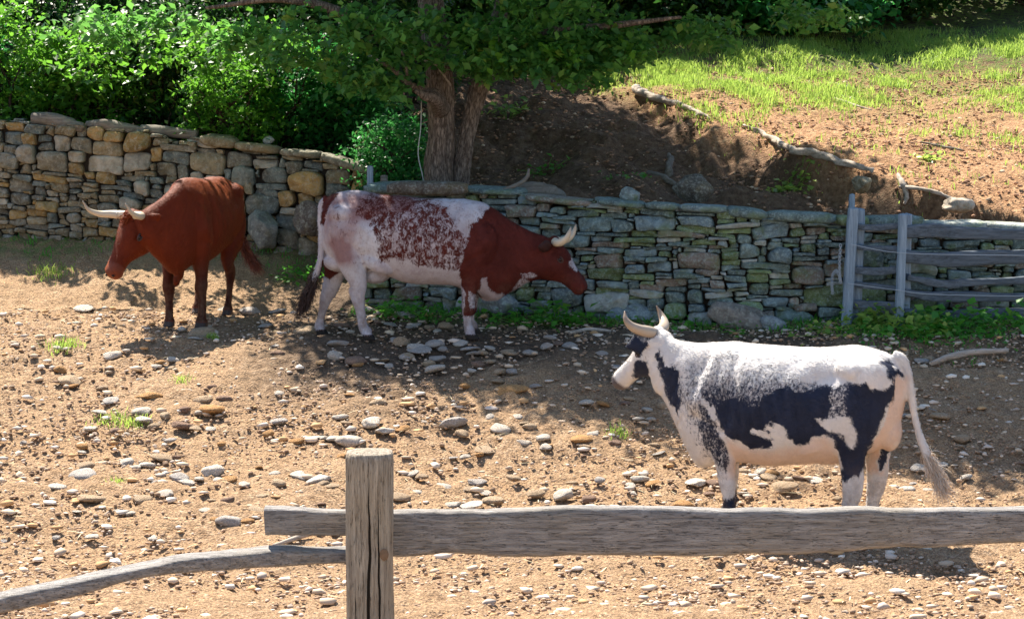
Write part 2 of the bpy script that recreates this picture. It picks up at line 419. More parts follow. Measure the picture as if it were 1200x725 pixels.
# ------------------------------------------------------------------ dry stone walls
def clip_poly(poly, nx_, ny_, c):
    """keep points with nx*x+ny*y <= c"""
    out = []; m = len(poly)
    for i in range(m):
        a = poly[i]; b = poly[(i + 1) % m]
        da = nx_ * a[0] + ny_ * a[1] - c; db = nx_ * b[0] + ny_ * b[1] - c
        if da <= 0: out.append(a)
        if (da < 0 < db) or (db < 0 < da):
            t = da / (da - db); out.append((a[0] + (b[0] - a[0]) * t, a[1] + (b[1] - a[1]) * t))
    return out
def make_wall(root, line, topx, topz, stretch, sizes, palette, mat, thick, seed, lift=0.0, bias=None):
    r = random.Random(seed)
    L = np.array([(p.x, p.y) for p in line]); seg = np.linalg.norm(np.diff(L, axis=0), axis=1); S = np.concatenate([[0], np.cumsum(seg)])
    def pt(s): return np.interp(s, S, L[:, 0]), np.interp(s, S, L[:, 1])
    def nrm(s):
        a = np.array(pt(s + .1)) - np.array(pt(s - .1)); a /= np.linalg.norm(a); return np.array([a[1], -a[0]])
    def top(s): return float(np.interp(pt(s)[0], topx, topz))
    def base(s): x, y = pt(s); return float(np.interp(y - .1, FD, FZ)) - .08
    # stones are laid one by one on the lowest spot of the stack so far
    total = S[-1]; dx = .01; ns = int(total / dx); sky_h = np.full(ns, -.02); tops = np.array([top(i * dx) - base(i * dx) for i in range(ns)])
    tops = tops + .055 * fbm(np.arange(ns) * dx * 3.3, np.zeros(ns), octv=2, seed=seed)
    mb = MB(); polys = []; guard = 0
    while guard < 6000:
        guard += 1
        room = tops - sky_h; live = room > .028
        if not live.any(): break
        hh_ = np.where(live, sky_h, 9.0); i0 = int(np.argmin(hh_)); h0 = sky_h[i0]
        W, Hh, rnd = sizes(i0 * dx, h0, r, total)
        tol = Hh * .28 + .008
        a = i0
        while a > 0 and abs(sky_h[a - 1] - h0) < tol and live[a - 1] and (i0 - a) * dx < W: a -= 1
        b_ = i0
        while b_ < ns - 1 and abs(sky_h[b_ + 1] - h0) < tol and live[b_ + 1] and (b_ - a) * dx < W * 1.0: b_ += 1
        run = (b_ - a + 1) * dx
        if run < .035:
            lo_n = min([v for v in (sky_h[a - 1] if a > 0 else 9, sky_h[b_ + 1] if b_ < ns - 1 else 9)]); lo_n = min(lo_n, h0 + .06)
            if run > .022: polys.append(([(a * dx, h0), ((b_ + 1) * dx, h0), ((b_ + 1) * dx, max(lo_n, h0 + .015)), (a * dx, max(lo_n, h0 + .015))], .05))
            sky_h[a:b_ + 1] = max(lo_n, h0 + .012); continue
        run2 = min(run, W)
        if run - run2 < .05: run2 = run
        else:
            b_ = a + int(run2 / dx)
        n_ = b_ - a + 1
        xl, xr = a * dx, (b_ + 1) * dx
        Hh = min(Hh, float(room[a:b_ + 1].min()) + .02, run2 * 1.5); Hh = max(Hh, .028)
        if float(room[a:b_ + 1].min()) - Hh < .03: Hh = float(room[a:b_ + 1].min()) + .0
        if Hh < .018: sky_h[a:b_ + 1] += .02; continue
        bl, bm_, br = sky_h[a], sky_h[(a + b_) // 2], sky_h[b_]
        base_h = max(bl, br, bm_) if rnd else (bl + br) / 2
        kt = .30 if rnd else .16; kt = min(kt, .035 / Hh if not rnd else 1); tl, tr_ = base_h + Hh * r.uniform(1 - kt, 1.0), base_h + Hh * r.uniform(1 - kt, 1.0)
        if not rnd and r.random() < .4:
            if r.random() < .5: tl = base_h + Hh * r.uniform(.45, .8)
            else: tr_ = base_h + Hh * r.uniform(.45, .8)
        sk1, sk2 = r.uniform(-.32, .32) * min(Hh, .11), r.uniform(-.32, .32) * min(Hh, .11)
        poly = [(xl + abs(sk1) * .3, bl), ((xl + xr) / 2, bm_ - .002), (xr - abs(sk2) * .3, br), (xr + sk2 * .25, (br + tr_) / 2 + r.uniform(-.2, .2) * Hh), (xr + sk2 - .003, tr_), (xl + run2 * r.uniform(.3, .7), max(tl, tr_) + Hh * r.uniform(.0, .12)), (xl + sk1 + .003, tl), (xl + sk1 * .25, (bl + tl) / 2 + r.uniform(-.2, .2) * Hh)]
        polys.append((poly, min(run2, Hh)))
        sky_h[a:b_ + 1] = np.maximum(np.linspace(tl, tr_, n_), sky_h[a:b_ + 1] + .01)
    for (poly, rr) in polys:
        p = np.array(poly); x = p[:, 0].mean()
        c = p.mean(0)
        ext = p.max(0) - p.min(0)
        if ext[0] < .035 or ext[1] < .02: continue
        # inset, squarish jitter, chaikin
        gap = r.uniform(.003, .013)
        dd = np.linalg.norm(p - c, axis=1)[:, None]
        p = c + (p - c) * np.clip((dd - gap) / dd, .3, 1)
        # drop duplicate points, chaikin
        asp = ext[0] / max(ext[1], .001); fl = (.10, .20) if asp > 1.9 else (.12, .36)
        q = [v for v in p]
        for it in range(2):
            q2 = []
            for k in range(len(q)):
                a, b2 = q[k], q[(k + 1) % len(q)]
                if np.linalg.norm(a - b2) < 2e-3: continue
                f = r.uniform(*fl) if it == 0 else .25
                q2 += [a * (1 - f) + b2 * f, a * f + b2 * (1 - f)]
            q = q2
            if len(q) < 4: break
        if len(q) < 6: continue
        q = np.array(q); m = len(q)
        w = q.shape[0]
        tilt = r.uniform(-.12, .12)
        q = c + (q - c) @ np.array([[math.cos(tilt * .5), math.sin(tilt * .5)], [-math.sin(tilt * .5), math.cos(tilt * .5)]])
        out = r.uniform(-.03, .065) + min(ext) * .08      # how far the stone stands out of the face
        dome = min(ext[0], ext[1]) * r.uniform(.08, .30)
        bt = r.uniform(-.12, .12); bs = r.uniform(-.12, .12)
        rings = [(1.0, -.14), (1.0, -.012), (.975, dome * .45), (.89, dome * .80), (.5, dome * .98)]
        V = []
        for (sc, dp) in rings:
            for k in range(m):
                s_, h_ = c + (q[k] - c) * sc
                V.append((s_, h_, dp))
        V.append((c[0], c[1], dome))
        V = np.array(V)
        ph = r.uniform(0, 50); fa = r.uniform(0, 6.28); fk = r.uniform(.0, .8)
        lx_, ly_ = (V[:, 0] - c[0]) / ext[0], (V[:, 1] - c[1]) / ext[1]
        V[:, 2] -= np.clip(lx_ * math.cos(fa) + ly_ * math.sin(fa) - .08, 0, 1) * fk * min(ext) * (V[:, 2] > -.05)
        V[:, 2] += fbm(V[:, 0] * 14 + ph, V[:, 1] * 14, octv=3, seed=seed) * .026 + fbm(V[:, 0] * 34 + ph, V[:, 1] * 34, octv=2, seed=seed + 4) * .007 + (V[:, 1] - c[1]) * bt + (V[:, 0] - c[0]) * bs
        hh = V[:, 1]
        W = []
        for s_, h_, dp in V:
            s_c = min(max(s_, -.02), total + .02); X, Y = pt(s_c); n_ = nrm(s_c)
            b_l = base(s_c); batter = -.05 * h_
            W.append((X + n_[0] * (dp + out + batter), Y + n_[1] * (dp + out + batter), b_l + h_ + lift))
        F = []
        for ri in range(len(rings) - 1):
            for k in range(m):
                k2 = (k + 1) % m
                F.append((ri * m + k, ri * m + k2, (ri + 1) * m + k2, (ri + 1) * m + k))
        e = len(rings) - 1
        for k in range(m): F.append((e * m + k, e * m + (k + 1) % m, e * m + m))
        F.append(tuple(range(m - 1, -1, -1)))
        col = np.array(palette(x, c[1], rr, r, total)); col = col * r.uniform(.72, 1.25)
        # orientation: make sure normals face out
        mb.add(W, F, np.clip(col, 0, 1))
    mb.build('stones', mat, root, smooth=True)
    # core
    V = []; F = []; n = 60
    for i in range(n + 1):
        s_ = total * i / n; X, Y = pt(s_); n_ = nrm(s_); b_l = base(s_) - .3; t_ = top(s_) - .07
        for dpt, zz in ((-.05, b_l), (-.10, t_), (-thick, t_), (-thick, b_l)):
            V.append((X + n_[0] * dpt, Y + n_[1] * dpt, zz))
    for i in range(n):
        for k in range(4):
            a = i * 4 + k; b2 = i * 4 + (k + 1) % 4; F.append((a, b2, b2 + 4, a + 4))
    F += [(0, 1, 2, 3), (n * 4 + 3, n * 4 + 2, n * 4 + 1, n * 4)]
    mesh_obj('rubble_core', np.array(V), F, M['core'], root)
    return pt, nrm, top, S[-1]

def slab_mesh(L, D, H, seed, tint, sub=None, rough=.012):
    """irregular flat stone, centred at origin base z=0, length along X"""
    r = random.Random(seed)
    nxs, nys = max(6, int(L / .05)), max(4, int(D / .06))
    sx = np.linspace(-1, 1, nxs); th = np.linspace(0, 2 * math.pi, 20, endpoint=False)
    C = np.stack([sx * L / 2, .02 * np.sin(sx * 3 + seed), np.full(nxs, H / 2)], 1)
    taper = np.clip(1 - np.abs(sx) ** 7 * .45, .3, 1); 
    V, F = loft(C, np.tile((0, 1., 0), (nxs, 1)), np.tile((0, 0, 1.), (nxs, 1)), D / 2 * taper * (1 + .08 * np.sin(sx * 5 + seed)), H / 2 * taper, 18, 3.6)
    V = tube_noise(V, rough, 8, seed); V = tube_noise(V, rough * .5, 25, seed + 3)
    return V, F, tint

LX = [p.x for p in LTX]; LZ = [p.z for p in LTX]; RX = [p.x for p in RTX]; RZ = [p.z for p in RTX]
def pal_warm(x, h, rr, r, tot):
    c = r.random() * 1.0
    if c < .08 or (rr > .12 and c < .20): return (.42, .27, .10)
    if c < .34: return (.29, .23, .135)
    if c < .62: return (.22, .20, .15)
    if c < .84: return (.17, .19, .17)
    return (.42, .38, .30)
def pal_cool(x, h, rr, r, tot):
    c = r.random()
    if c < .36: return (.17, .23, .22)
    if c < .58: return (.20, .27, .29)
    if c < .74: return (.19, .26, .12)
    if c < .88: return (.26, .21, .17)
    return (.42, .44, .40)
lw = tag(empty('stone_wall', (0, 0, 0)), 'tall dry stone wall of ochre and grey stones, with logs along its top', 'wall')
def size_l(x, h, r, tot):
    big = (h > .80) or (x > tot - 1.6)
    if big and r.random() < (.62 if h > .8 or x > tot - 1.3 else .4): H = r.uniform(.11, .25); return H * r.uniform(.8, 1.9), H, True
    c = r.random()
    if c < .58: H = r.uniform(.045, .095); return H * r.uniform(2.2, 5.5), H, False
    if c < .85: H = r.uniform(.08, .15); return H * r.uniform(1.1, 2.2), H, True
    H = r.uniform(.035, .06); return H * r.uniform(1.5, 3), H, False
ptL, nL, topL, totL = make_wall(lw, LW, LX, LZ, 1, size_l, pal_warm, M['wall_warm'], .5, 11)
rw = tag(empty('stone_wall', (0, 0, 0)), 'long low dry stone wall of mossy blue-grey stones holding back the bare bank', 'wall')
def size_r(x, h, r, tot):
    c = r.random()
    if h < .25 and c < .40: H = r.uniform(.12, .22); return H * r.uniform(1.2, 2.4), H, True
    if c < .66: H = r.uniform(.03, .075); return H * r.uniform(2.6, 7.5), H, False
    if c < .82: H = r.uniform(.06, .12); return H * r.uniform(1.3, 2.8), H, True
    if c < .92: H = r.uniform(.11, .17); return H * r.uniform(1.3, 2.6), H, True
    H = r.uniform(.025, .045); return H * r.uniform(1.5, 4), H, False
ptR, nR, topR, totR = make_wall(rw, RW, RX, RZ, 1, size_r, pal_cool, M['wall_cool'], .5, 23)

def capstones(root, pt, nrm, top, tot, pal, mat, seed, lo, hi, Ls=(.3, .75), Hs=(.06, .12)):
    r = random.Random(seed); s_ = lo
    while s_ < hi:
        L = r.uniform(*Ls); H = r.uniform(*Hs); D = r.uniform(.34, .5)
        V, F, t = slab_mesh(L, D, H, r.randint(0, 9999), None)
        mb = MB(); mb.add(V, F, np.clip(np.array(pal(0, 0, 0, r, 1)) * r.uniform(.9, 1.25), 0, 1))
        sc = min(s_ + L / 2, tot); X, Y = pt(sc); n_ = nrm(sc)
        o = mb.build('capstone', mat, root)
        o.location = (X - n_[0] * (D / 2 - .07), Y - n_[1] * (D / 2 - .07), top(sc) - .045)
        sl = (top(min(sc + .3, tot)) - top(max(sc - .3, 0))) / .6
        o.rotation_euler = (r.uniform(-.05, .05), -math.atan(sl) + r.uniform(-.05, .05), math.atan2(n_[0], -n_[1]) + r.uniform(-.1, .1))
        s_ += L * r.uniform(.88, 1.05)
capstones(rw, ptR, nR, topR, totR, pal_cool, M['wall_cool'], 5, .0, totR)
capstones(lw, ptL, nL, topL, totL, pal_warm, M['wall_warm'], 8, totL - 1.8, totL, (.3, .7), (.08, .13))

# ------------------------------------------------------------------ logs, branches, roots
def round_log(name, pts, radii, mat, seed=0, amp=.012, label=None, cat=None, group=None, seg=14):
    V, F = tube([tuple(p) for p in pts], radii, seg, max(16, len(pts) * 9))
    V = tube_noise(V, amp, 7, seed); V = tube_noise(V, amp * .35, 28, seed + 1)
    c = V.mean(0); d = np.array(pts[-1]) - np.array(pts[0]); rz = math.atan2(d[1], d[0])
    R = np.array([[math.cos(rz), math.sin(rz), 0], [-math.sin(rz), math.cos(rz), 0], [0, 0, 1]])
    V = (V - c) @ R.T
    o = mesh_obj(name, V, F, mat, None, None, True); o.location = c; o.rotation_euler = (0, 0, rz)
    if label: tag(o, label, cat, group)
    return o
def pp(l): return [P(a, b, c) for a, b, c in l]
round_log('log', pp([(40, 139, 23.35), (62, 140, 23.3), (80, 145, 23.25), (98, 150, 23.2)]), [.07, .075, .07, .05], M['log_dark'], 1, .015,
          'short dark weathered log on the wall top at its left end', 'log')
round_log('log', pp([(102, 146, 23.3), (125, 146, 23.2), (150, 150, 23.2), (172, 153, 23.2)]), [.04, .06, .055, .03], M['log_dark'], 2, .02,
          'splintered grey log with a jagged end, middle one of three on the wall top', 'log')
round_log('log', pp([(166, 152, 23.25), (185, 153, 23.2), (210, 156, 23.2), (231, 158, 23.15)]), [.055, .06, .058, .055], M['log_dark'], 3, .01,
          'smooth sawn brown log on the wall top beside the bright green bush', 'log')

def on_ground(px, d, lift=0.0):
    x = (px - 600) / FPX * d * 1.0
    p = P(px, 300, d); return Vector((p.x, d, g1(p.x, d) + lift))
def ghit(px, py, lo=12.0, hi=34.0):
    """ground point seen at a photo pixel (marches along the ray)"""
    ds = np.linspace(lo, hi, 900)
    a = P(px, py, 1.0) - EYE
    k = ds / a.y
    xs = a.x * k; zs = EYE.z + a.z * k
    hz = gz(xs, ds)
    w = np.where(zs <= hz)[0]
    i = w[0] if len(w) else len(ds) - 1
    return Vector((xs[i], ds[i], hz[i]))
def gpath(l, lift=.03): return [ghit(a, b, 21.2) + Vector((0, 0, lift)) for a, b in l]
round_log('fallen_branch', gpath([(745, 108), (762, 118), (785, 124), (808, 132), (832, 144)], .05), [.05, .045, .035, .028, .015], M['log'], 4, .03,
          'bleached branch on the hill just below the hanging leaves', 'branch')
round_log('fallen_branch', gpath([(872, 152), (900, 164), (925, 180), (955, 186), (985, 196), (1022, 208)], .05), [.02, .032, .036, .042, .038, .018], M['log'], 5, .035,
          'long pale log along the eroded edge of the bank, above the left gate post', 'log')
round_log('fallen_branch', gpath([(977, 118), (1000, 126), (1022, 132)], .03), [.012, .02, .01], M['log'], 6, .01,
          'thin pale stick lying in the sunlit grass on the hill', 'branch')
round_log('root', gpath([(1052, 208), (1058, 222), (1062, 236), (1060, 246)], .03), [.02, .03, .025, .015], M['log'], 7, .015,
          'upright pale root stub on the sunlit bank above the gate', 'root')
round_log('root', gpath([(1056, 222), (1080, 226), (1104, 232), (1128, 246)], .03), [.02, .022, .02, .01], M['log'], 8, .02,
          'thin pale root running right over the sunlit red soil above the gate', 'root')
round_log('root', gpath([(1078, 170), (1100, 174), (1128, 180)], .03), [.012, .015, .01], M['log_dark'], 9, .02,
          'dark twig lying across the sunlit slope near the right edge', 'branch')
round_log('root', [ghit(783, 210, 21.2) + Vector((0, 0, .0)), ghit(783, 206, 21.2) + Vector((0, -.05, .08)), ghit(785, 195, 21.2) + Vector((0, -.1, .08)), ghit(783, 186, 21.2) + Vector((0, -.05, .05))],
          [.05, .04, .035, .02], M['log_dark'], 10, .015, 'bent grey root sticking up from the shaded bank', 'root')
round_log('root', gpath([(760, 206), (778, 212), (792, 222)], .03), [.03, .04, .02], M['log_dark'], 11, .015,
          'short grey root lying on the shaded bank above the wall', 'root')
round_log('fallen_branch', [P(588, 223, 20.9), P(600, 219, 20.95), P(611, 214, 21.0), P(618, 207, 21.03), P(620, 198, 21.05)], [.014, .02, .022, .02, .012], M['log_dark'], 12, .01,
          'curved grey branch resting on the wall top right of the tree', 'branch')
round_log('log', [P(606, 226, 21.3), P(635, 224, 21.35), P(662, 232, 21.4)], [.10, .09, .05], M['log_dark'], 13, .03,
          'thick dark log lying behind the wall top right of the tree', 'log')
round_log('fallen_branch', [ghit(1090, 432, 17) + Vector((0, 0, .04)), ghit(1112, 426, 17) + Vector((0, 0, .06)), ghit(1140, 420, 17) + Vector((0, 0, .05)), ghit(1180, 416, 17) + Vector((0, 0, .04))],
          [.02, .028, .03, .02], M['log'], 14, .01, 'grey branch on the grass right of the white and black cow', 'branch')
round_log('fallen_branch', [ghit(668, 394, 17) + Vector((0, 0, .03)), ghit(690, 390, 17) + Vector((0, 0, .03)), ghit(716, 392, 17) + Vector((0, 0, .03))],
          [.015, .02, .012], M['log'], 15, .006, 'thin pale stick on shaded ground below the muzzle of the roan cow', 'branch')
round_log('fallen_branch', [ghit(320, 643, 12.4) + Vector((0, 0, .02)), ghit(345, 636, 12.4) + Vector((0, 0, .03)), ghit(372, 628, 12.4) + Vector((0, 0, .03)), ghit(400, 620, 12.4) + Vector((0, 0, .02))],
          [.012, .018, .018, .01], M['log'], 16, .008, 'crooked pale stick on the dirt between the two left rails', 'branch')

# ------------------------------------------------------------------ fences
def plank(name, pts, hh, ht, mat, parent, seed, seg=12, ends=0.0, wav=.012):
    """split rail through world pts; hh = half height per point; ht = half thickness"""
    p = np.array([tuple(q) for q in pts]); n = 90
    q = spline(np.hstack([p, np.asarray(hh)[:, None]]), n); C = q[:, :3]; H = q[:, 3]
    L = np.linalg.norm(p[-1] - p[0])
    s = np.linspace(0, L, n)
    top = fbm(s * 2.2, s * 0 + seed, octv=4, seed=seed) * wav; bot = fbm(s * 2.2 + 9, s * 0 + seed, octv=4, seed=seed + 1) * wav
    T = np.gradient(C, axis=0); T /= np.linalg.norm(T, axis=1)[:, None]
    U = np.tile((0, 0, 1.), (n, 1)); S = np.cross(T, U); S /= np.linalg.norm(S, axis=1)[:, None]; U = np.cross(S, T)
    C = C + U * ((top + bot) / 2)[:, None]; H = H + (top - bot) / 2
    V, F = loft(C, S, U, np.full(n, ht), H, 28, 5.0)
    V = tube_noise(V, .004, 16, seed)
    c = p.mean(0); V = V - c
    o = mesh_obj(name, V, F, mat, parent, None, True)
    o.location = Vector(c) - (parent.location if parent else Vector((0, 0, 0))); return o
def post_mesh(name, base, h, rx, ry, mat, parent, seed, ex=4.0, lean=(0, 0), top_dome=.012):
    n = 70; t = np.linspace(0, 1, n); zz = t * h
    fl = np.ones(n); fl[-1] = .94; fl[-2] = .985
    C = np.stack([zz * 0 + lean[0] * t, zz * 0 + lean[1] * t, zz], 1)
    V, F = loft(C, np.tile((1., 0, 0), (n, 1)), np.tile((0, 1., 0), (n, 1)), rx * fl, ry * fl, 48, ex)
    ang = np.arctan2(V[:, 1] - lean[1] * V[:, 2] / h, V[:, 0] - lean[0] * V[:, 2] / h)
    gro = fbm(np.cos(ang) * 9, np.sin(ang) * 9, V[:, 2] * .8, octv=3, seed=seed) * .006
    rad = np.stack([np.cos(ang), np.sin(ang), 0 * ang], 1)
    V = V + rad * gro[:, None]; V = tube_noise(V, .004, 5, seed)
    V[-1, 2] += top_dome
    o = mesh_obj(name, V, F, mat, parent, None, False)
    me = o.data; me.polygons.foreach_set('use_smooth', np.array([abs(p.normal.z) < .6 for p in me.polygons]))
    o.location = Vector(base) - (parent.location if parent else Vector((0, 0, 0))); return o
# near fence
fz0 = g1(-1.1, 8.3)
nf_loc = Vector((P(433, 600, 8.3).x, 8.3, fz0))
nf = tag(empty('wooden_fence', nf_loc), 'weathered grey split rail fence with one thick post in the foreground', 'fence')
ptop = P(433, 533, 8.22)
fp = post_mesh('post', (nf_loc.x, 8.3, fz0 - .3), ptop.z - fz0 + .3, .092, .09, M['wood_post'], nf, 3, 3.2)
# knot and long check on the post
V, F = ico(3); kn = mesh_obj('knot', V * np.array([.018, .004, .024]), F, m_plain('knot_wood', (.20, .13, .08), .8, .2, .5, 60), fp, None, True)
kp = P(450, 650, 8.2); kn.location = Vector((kp.x - nf_loc.x, -.09, kp.z - (fz0 - .3)))
ck = MB()
for k, (cx_, z0, z1, w_) in enumerate([(.004, .35, 1.28, .006), (-.05, .2, .9, .004), (.045, .5, 1.2, .004)]):
    n = 26; zz = np.linspace(z0, z1, n); xx = cx_ + .006 * fbm(zz * 5, zz * 0, octv=3, seed=k + 60); w = w_ * np.sin(np.linspace(.05, math.pi - .05, n))
    yy = -.0905 * np.clip(1 - np.abs(xx / .092) ** 3.2, .1, 1) ** (1 / 3.2) - .003
    Vv = np.vstack([np.stack([xx - w, yy, zz], 1), np.stack([xx + w, yy, zz], 1), np.stack([xx, yy + .02, zz], 1)])
    ck.add(Vv, [(i, i + n, i + n + 1, i + 1) for i in range(n - 1)])
ck.build('drying_crack', m_plain('crack_dark', (.02, .016, .012), .95, .05), fp, smooth=False)
plank('rail', pp([(455, 623, 8.42), (560, 623, 8.45), (700, 620, 8.47), (850, 625, 8.5), (1000, 621, 8.53), (1150, 617, 8.58), (1500, 600, 8.7)]),
      [.088, .092, .10, .094, .085, .078, .078], .045, M['wood'], nf, 5)
plank('rail', pp([(311, 609, 8.40), (340, 609, 8.40), (375, 611, 8.40), (420, 612, 8.40)]), [.058, .056, .052, .05], .04, M['wood'], nf, 6, wav=.004)
plank('rail', pp([(-140, 735, 8.0), (60, 692, 8.12), (160, 668, 8.2), (230, 657, 8.27), (290, 654, 8.33), (350, 651, 8.38), (418, 650, 8.42)]), [.03, .036, .034, .036, .034, .034, .034], .06, M['wood'], nf, 8, wav=.010)

# gate at the far right
fg_loc = ghit(1000, 380, 17.5)
PG1, PG2 = 20.0, 19.75
gate = tag(empty('rail_fence', Vector((P(998, 380, PG1).x, PG1, 1.13))), 'blue-grey split rail gate of slip bars standing against the mossy wall', 'fence')
def fpost(px, y0, y1, d, w, dep, seed, mat=M['wood_blue'], lean=0.0):
    a = P(px, y1, d); b = P(px, y0, d); return post_mesh('post', (a.x, d, a.z - .1), b.z - a.z + .1, w, dep, mat, gate, seed, 5, (lean, 0))
pw = 1 / 125
fpost(991, 244, 382, PG1, 6.0 * pw, .05, 21, lean=.055)
fpost(1003, 245, 380, PG1 + .10, 5.5 * pw, .05, 22, M['log_dark'] and M['wood_blue'], lean=.02)
fpost(1053, 251, 389, PG2, 4.6 * pw, .05, 23, lean=.02)
fpost(1060, 251, 378, PG2 + .16, 5.2 * pw, .05, 24, lean=.0)
for i, (l, h) in enumerate([([(999, 265), (1025, 267), (1056, 264)], [.030, .036, .034]), ([(997, 289), (1025, 291), (1056, 293)], [.028, .03, .03]),
             ([(996, 315), (1025, 318), (1056, 316)], [.035, .036, .034]), ([(995, 333), (1025, 335), (1056, 337)], [.026, .028, .025]),
             ([(993, 356), (1025, 357), (1056, 358)], [.028, .03, .028])]):
    plank('rail', [P(a, b, PG1 + .04 - k * .09) for k, (a, b) in enumerate(l)], h, .03, M['wood_rail'], gate, 30 + i, wav=.008)
for i, (l, h) in enumerate([([(1057, 272), (1090, 270), (1140, 274), (1260, 276)], [.045, .062, .058, .06]), ([(1057, 300), (1090, 304), (1140, 303), (1260, 302)], [.05, .065, .07, .07]),
             ([(1062, 324), (1090, 330), (1115, 333), (1140, 331), (1260, 325)], [.03, .035, .03, .035, .04]), ([(1058, 343), (1090, 346), (1140, 347), (1260, 348)], [.03, .045, .045, .05]),
             ([(1058, 364), (1090, 368), (1140, 368), (1260, 368)], [.03, .04, .05, .045])]):
    plank('rail', [P(a, b, PG2 + .08 + k * .06) for k, (a, b) in enumerate(l)], h, .045, M['wood_rail'], gate, 40 + i, wav=.012)
wire = m_plain('wire_metal', (.35, .4, .45), .4, .6)
for l in ([(997, 286, 19.9), (1030, 293, 19.8), (1053, 296, 19.65), (1100, 298, 19.7), (1260, 300, 19.8)], [(994, 332, 19.9), (1030, 337, 19.8), (1053, 340, 19.65), (1100, 345, 19.7), (1260, 348, 19.8)]):
    V, F = tube([tuple(P(*q) - gate.location) for q in l], [.004] * len(l), 6, 40); mesh_obj('wire', V, F, wire, gate, None, True)
ch = MB()
cp = spline(np.array([tuple(P(*q)) for q in [(985, 288, 19.93), (984, 305, 19.93), (984, 320, 19.93), (985, 330, 19.93), (981, 318, 20.0), (976, 322, 20.05), (975, 334, 20.05), (976, 344, 20.05)]]), 46)
for i in range(45):
    a = cp[i]; d = cp[i + 1] - a; V, F = ico(1)
    ang = (i % 2) * math.pi / 2
    th = np.linspace(0, 2 * math.pi, 9)[:-1]
    ring = np.stack([np.cos(th) * .011 * math.cos(ang), np.cos(th) * .011 * math.sin(ang), np.sin(th) * .018], 1)
    Vt, Ft = tube(np.vstack([ring, ring[:1]]) + a, [.0035] * 9, 5, 14); ch.add(Vt, Ft)
c_o = ch.build('chain', wire, None); tag(c_o, 'thin steel chain hanging from the left post of the rail gate', 'chain')
# lone sticks
for (px, y0, y1, d, w, lab) in [(434, 195, 232, 21.75, .028, 'thin pale stake, the taller of two in the gap between the walls'),
                              (450, 206, 234, 21.7, .034, 'short brown stake, the lower of two in the gap between the walls'),
                              (998, 228, 262, 20.9, .026, 'dark square stake poking up behind the left gate post')]:
    a = P(px, y1, d); b = P(px, y0, d)
    o = post_mesh('stake', (a.x, d, a.z - .2), b.z - a.z + .2, w, w, M['wood_blue'] if px != 450 else M['log_dark'], None, int(px), 4)
    tag(o, lab, 'stake')
V, F, _ = slab_mesh(.78, .35, .14, 77, None)
mb = MB(); mb.add(V, F, (.16, .12, .09)); o = mb.build('stone_slab', M['wall_warm'], None); q = P(502, 229, 20.85); o.location = q
o.rotation_euler = (0, .0, -.1); tag(o, 'long brown stone slab on the wall top behind the back of the roan cow', 'stone slab')
# rope by the trunk
V, F = tube([tuple(P(*q)) for q in [(494, 118, 21.9), (493, 150, 21.9), (490, 180, 21.9), (495, 205, 21.9), (497, 219, 21.95)]], [.006] * 5, 6, 40)
tag(mesh_obj('rope', V, F, m_plain('rope_fibre', (.4, .42, .4), .9), None, None, True), 'thin pale cord hanging beside the tree trunk', 'rope')

# ------------------------------------------------------------------ boulders
def boulder_mesh(seed, sx, sy, sz, sub=4, rough=.16, flat=.0):
    V, F = ico(sub); r = np.random.default_rng(seed)
    V = V.copy()
    for _ in range(9):                            # planar facets
        n = r.normal(size=3); n /= np.linalg.norm(n); c = r.uniform(.62, .9)
        d = V @ n; V = V - np.outer(np.clip(d - c, 0, 9) * .85, n)
    V = V * (1 + rough * fbm(V[:, 0] * 1.3 + seed, V[:, 1] * 1.3, V[:, 2] * 1.3, octv=3, seed=seed))[:, None]
    return V * np.array([sx, sy, sz]), F
def boulder(name, px, py, w, h, d, col, mat, lab, cat='boulder', seed=1, rot=0.0, dep=.2, sub=4):
    q = P(px, py, d); V, F = boulder_mesh(seed, w / 2 * d / FPX * 1.08, dep, h / 2 * d / FPX * 1.08, sub)
    mb = MB(); mb.add(V, F, col); o = mb.build(name, mat, None); o.location = q; o.rotation_euler = (0, rot, 0); return tag(o, lab, cat)
boulder('boulder', 872, 381, 92, 40, 20.05, (.25, .23, .20), M['wall_warm'], 'broad flat grey-brown boulder leaning at the foot of the mossy wall behind the white cow', seed=5, rot=.28, dep=.16)
boulder('boulder', 905, 383, 34, 26, 19.95, (.28, .32, .34), M['wall_cool'], 'small pointed grey rock at the right end of the broad flat boulder', seed=8, rot=.2, dep=.12)
boulder('boulder', 740, 374, 52, 36, 20.45, (.22, .27, .29), M['wall_cool'], 'blue-grey boulder at the foot of the wall left of the horns of the white cow', seed=9, rot=-.3, dep=.14)
boulder('boulder', 588, 357, 45, 24, 20.6, (.22, .26, .29), M['wall_cool'], 'blue-grey boulder at the wall foot behind the front leg of the roan cow', seed=12, dep=.15)
boulder('boulder', 648, 374, 26, 22, 20.4, (.33, .38, .38), M['wall_cool'], 'pale rounded boulder at the wall foot below the jaw of the roan cow', seed=13, dep=.12)
boulder('boulder', 309, 270, 38, 46, 22.75, (.24, .25, .23), M['wall_warm'], 'large grey angular boulder at the foot of the tall wall right of the red-brown cow', seed=14, dep=.16)
boulder('boulder', 362, 256, 34, 42, 22.65, (.17, .14, .12), M['wall_warm'], 'dark brown round boulder in the wall left of the tail of the roan cow', seed=15, dep=.16)
boulder('boulder', 890, 120, 52, 22, 27.5, (.34, .28, .20), M['wall_warm'], 'flat tan boulder half buried in the grass at the top of the hill', seed=16, dep=.3)
boulder('boulder', 815, 222, 46, 36, 21.4, (.14, .13, .11), M['wall_warm'], 'dark grey boulder in the shaded bank just above the wall', seed=17, dep=.25)
boulder('boulder', 738, 229, 26, 20, 20.75, (.24, .28, .27), M['wall_cool'], 'round grey-green stone sitting up on the wall capstones', seed=18, dep=.1)
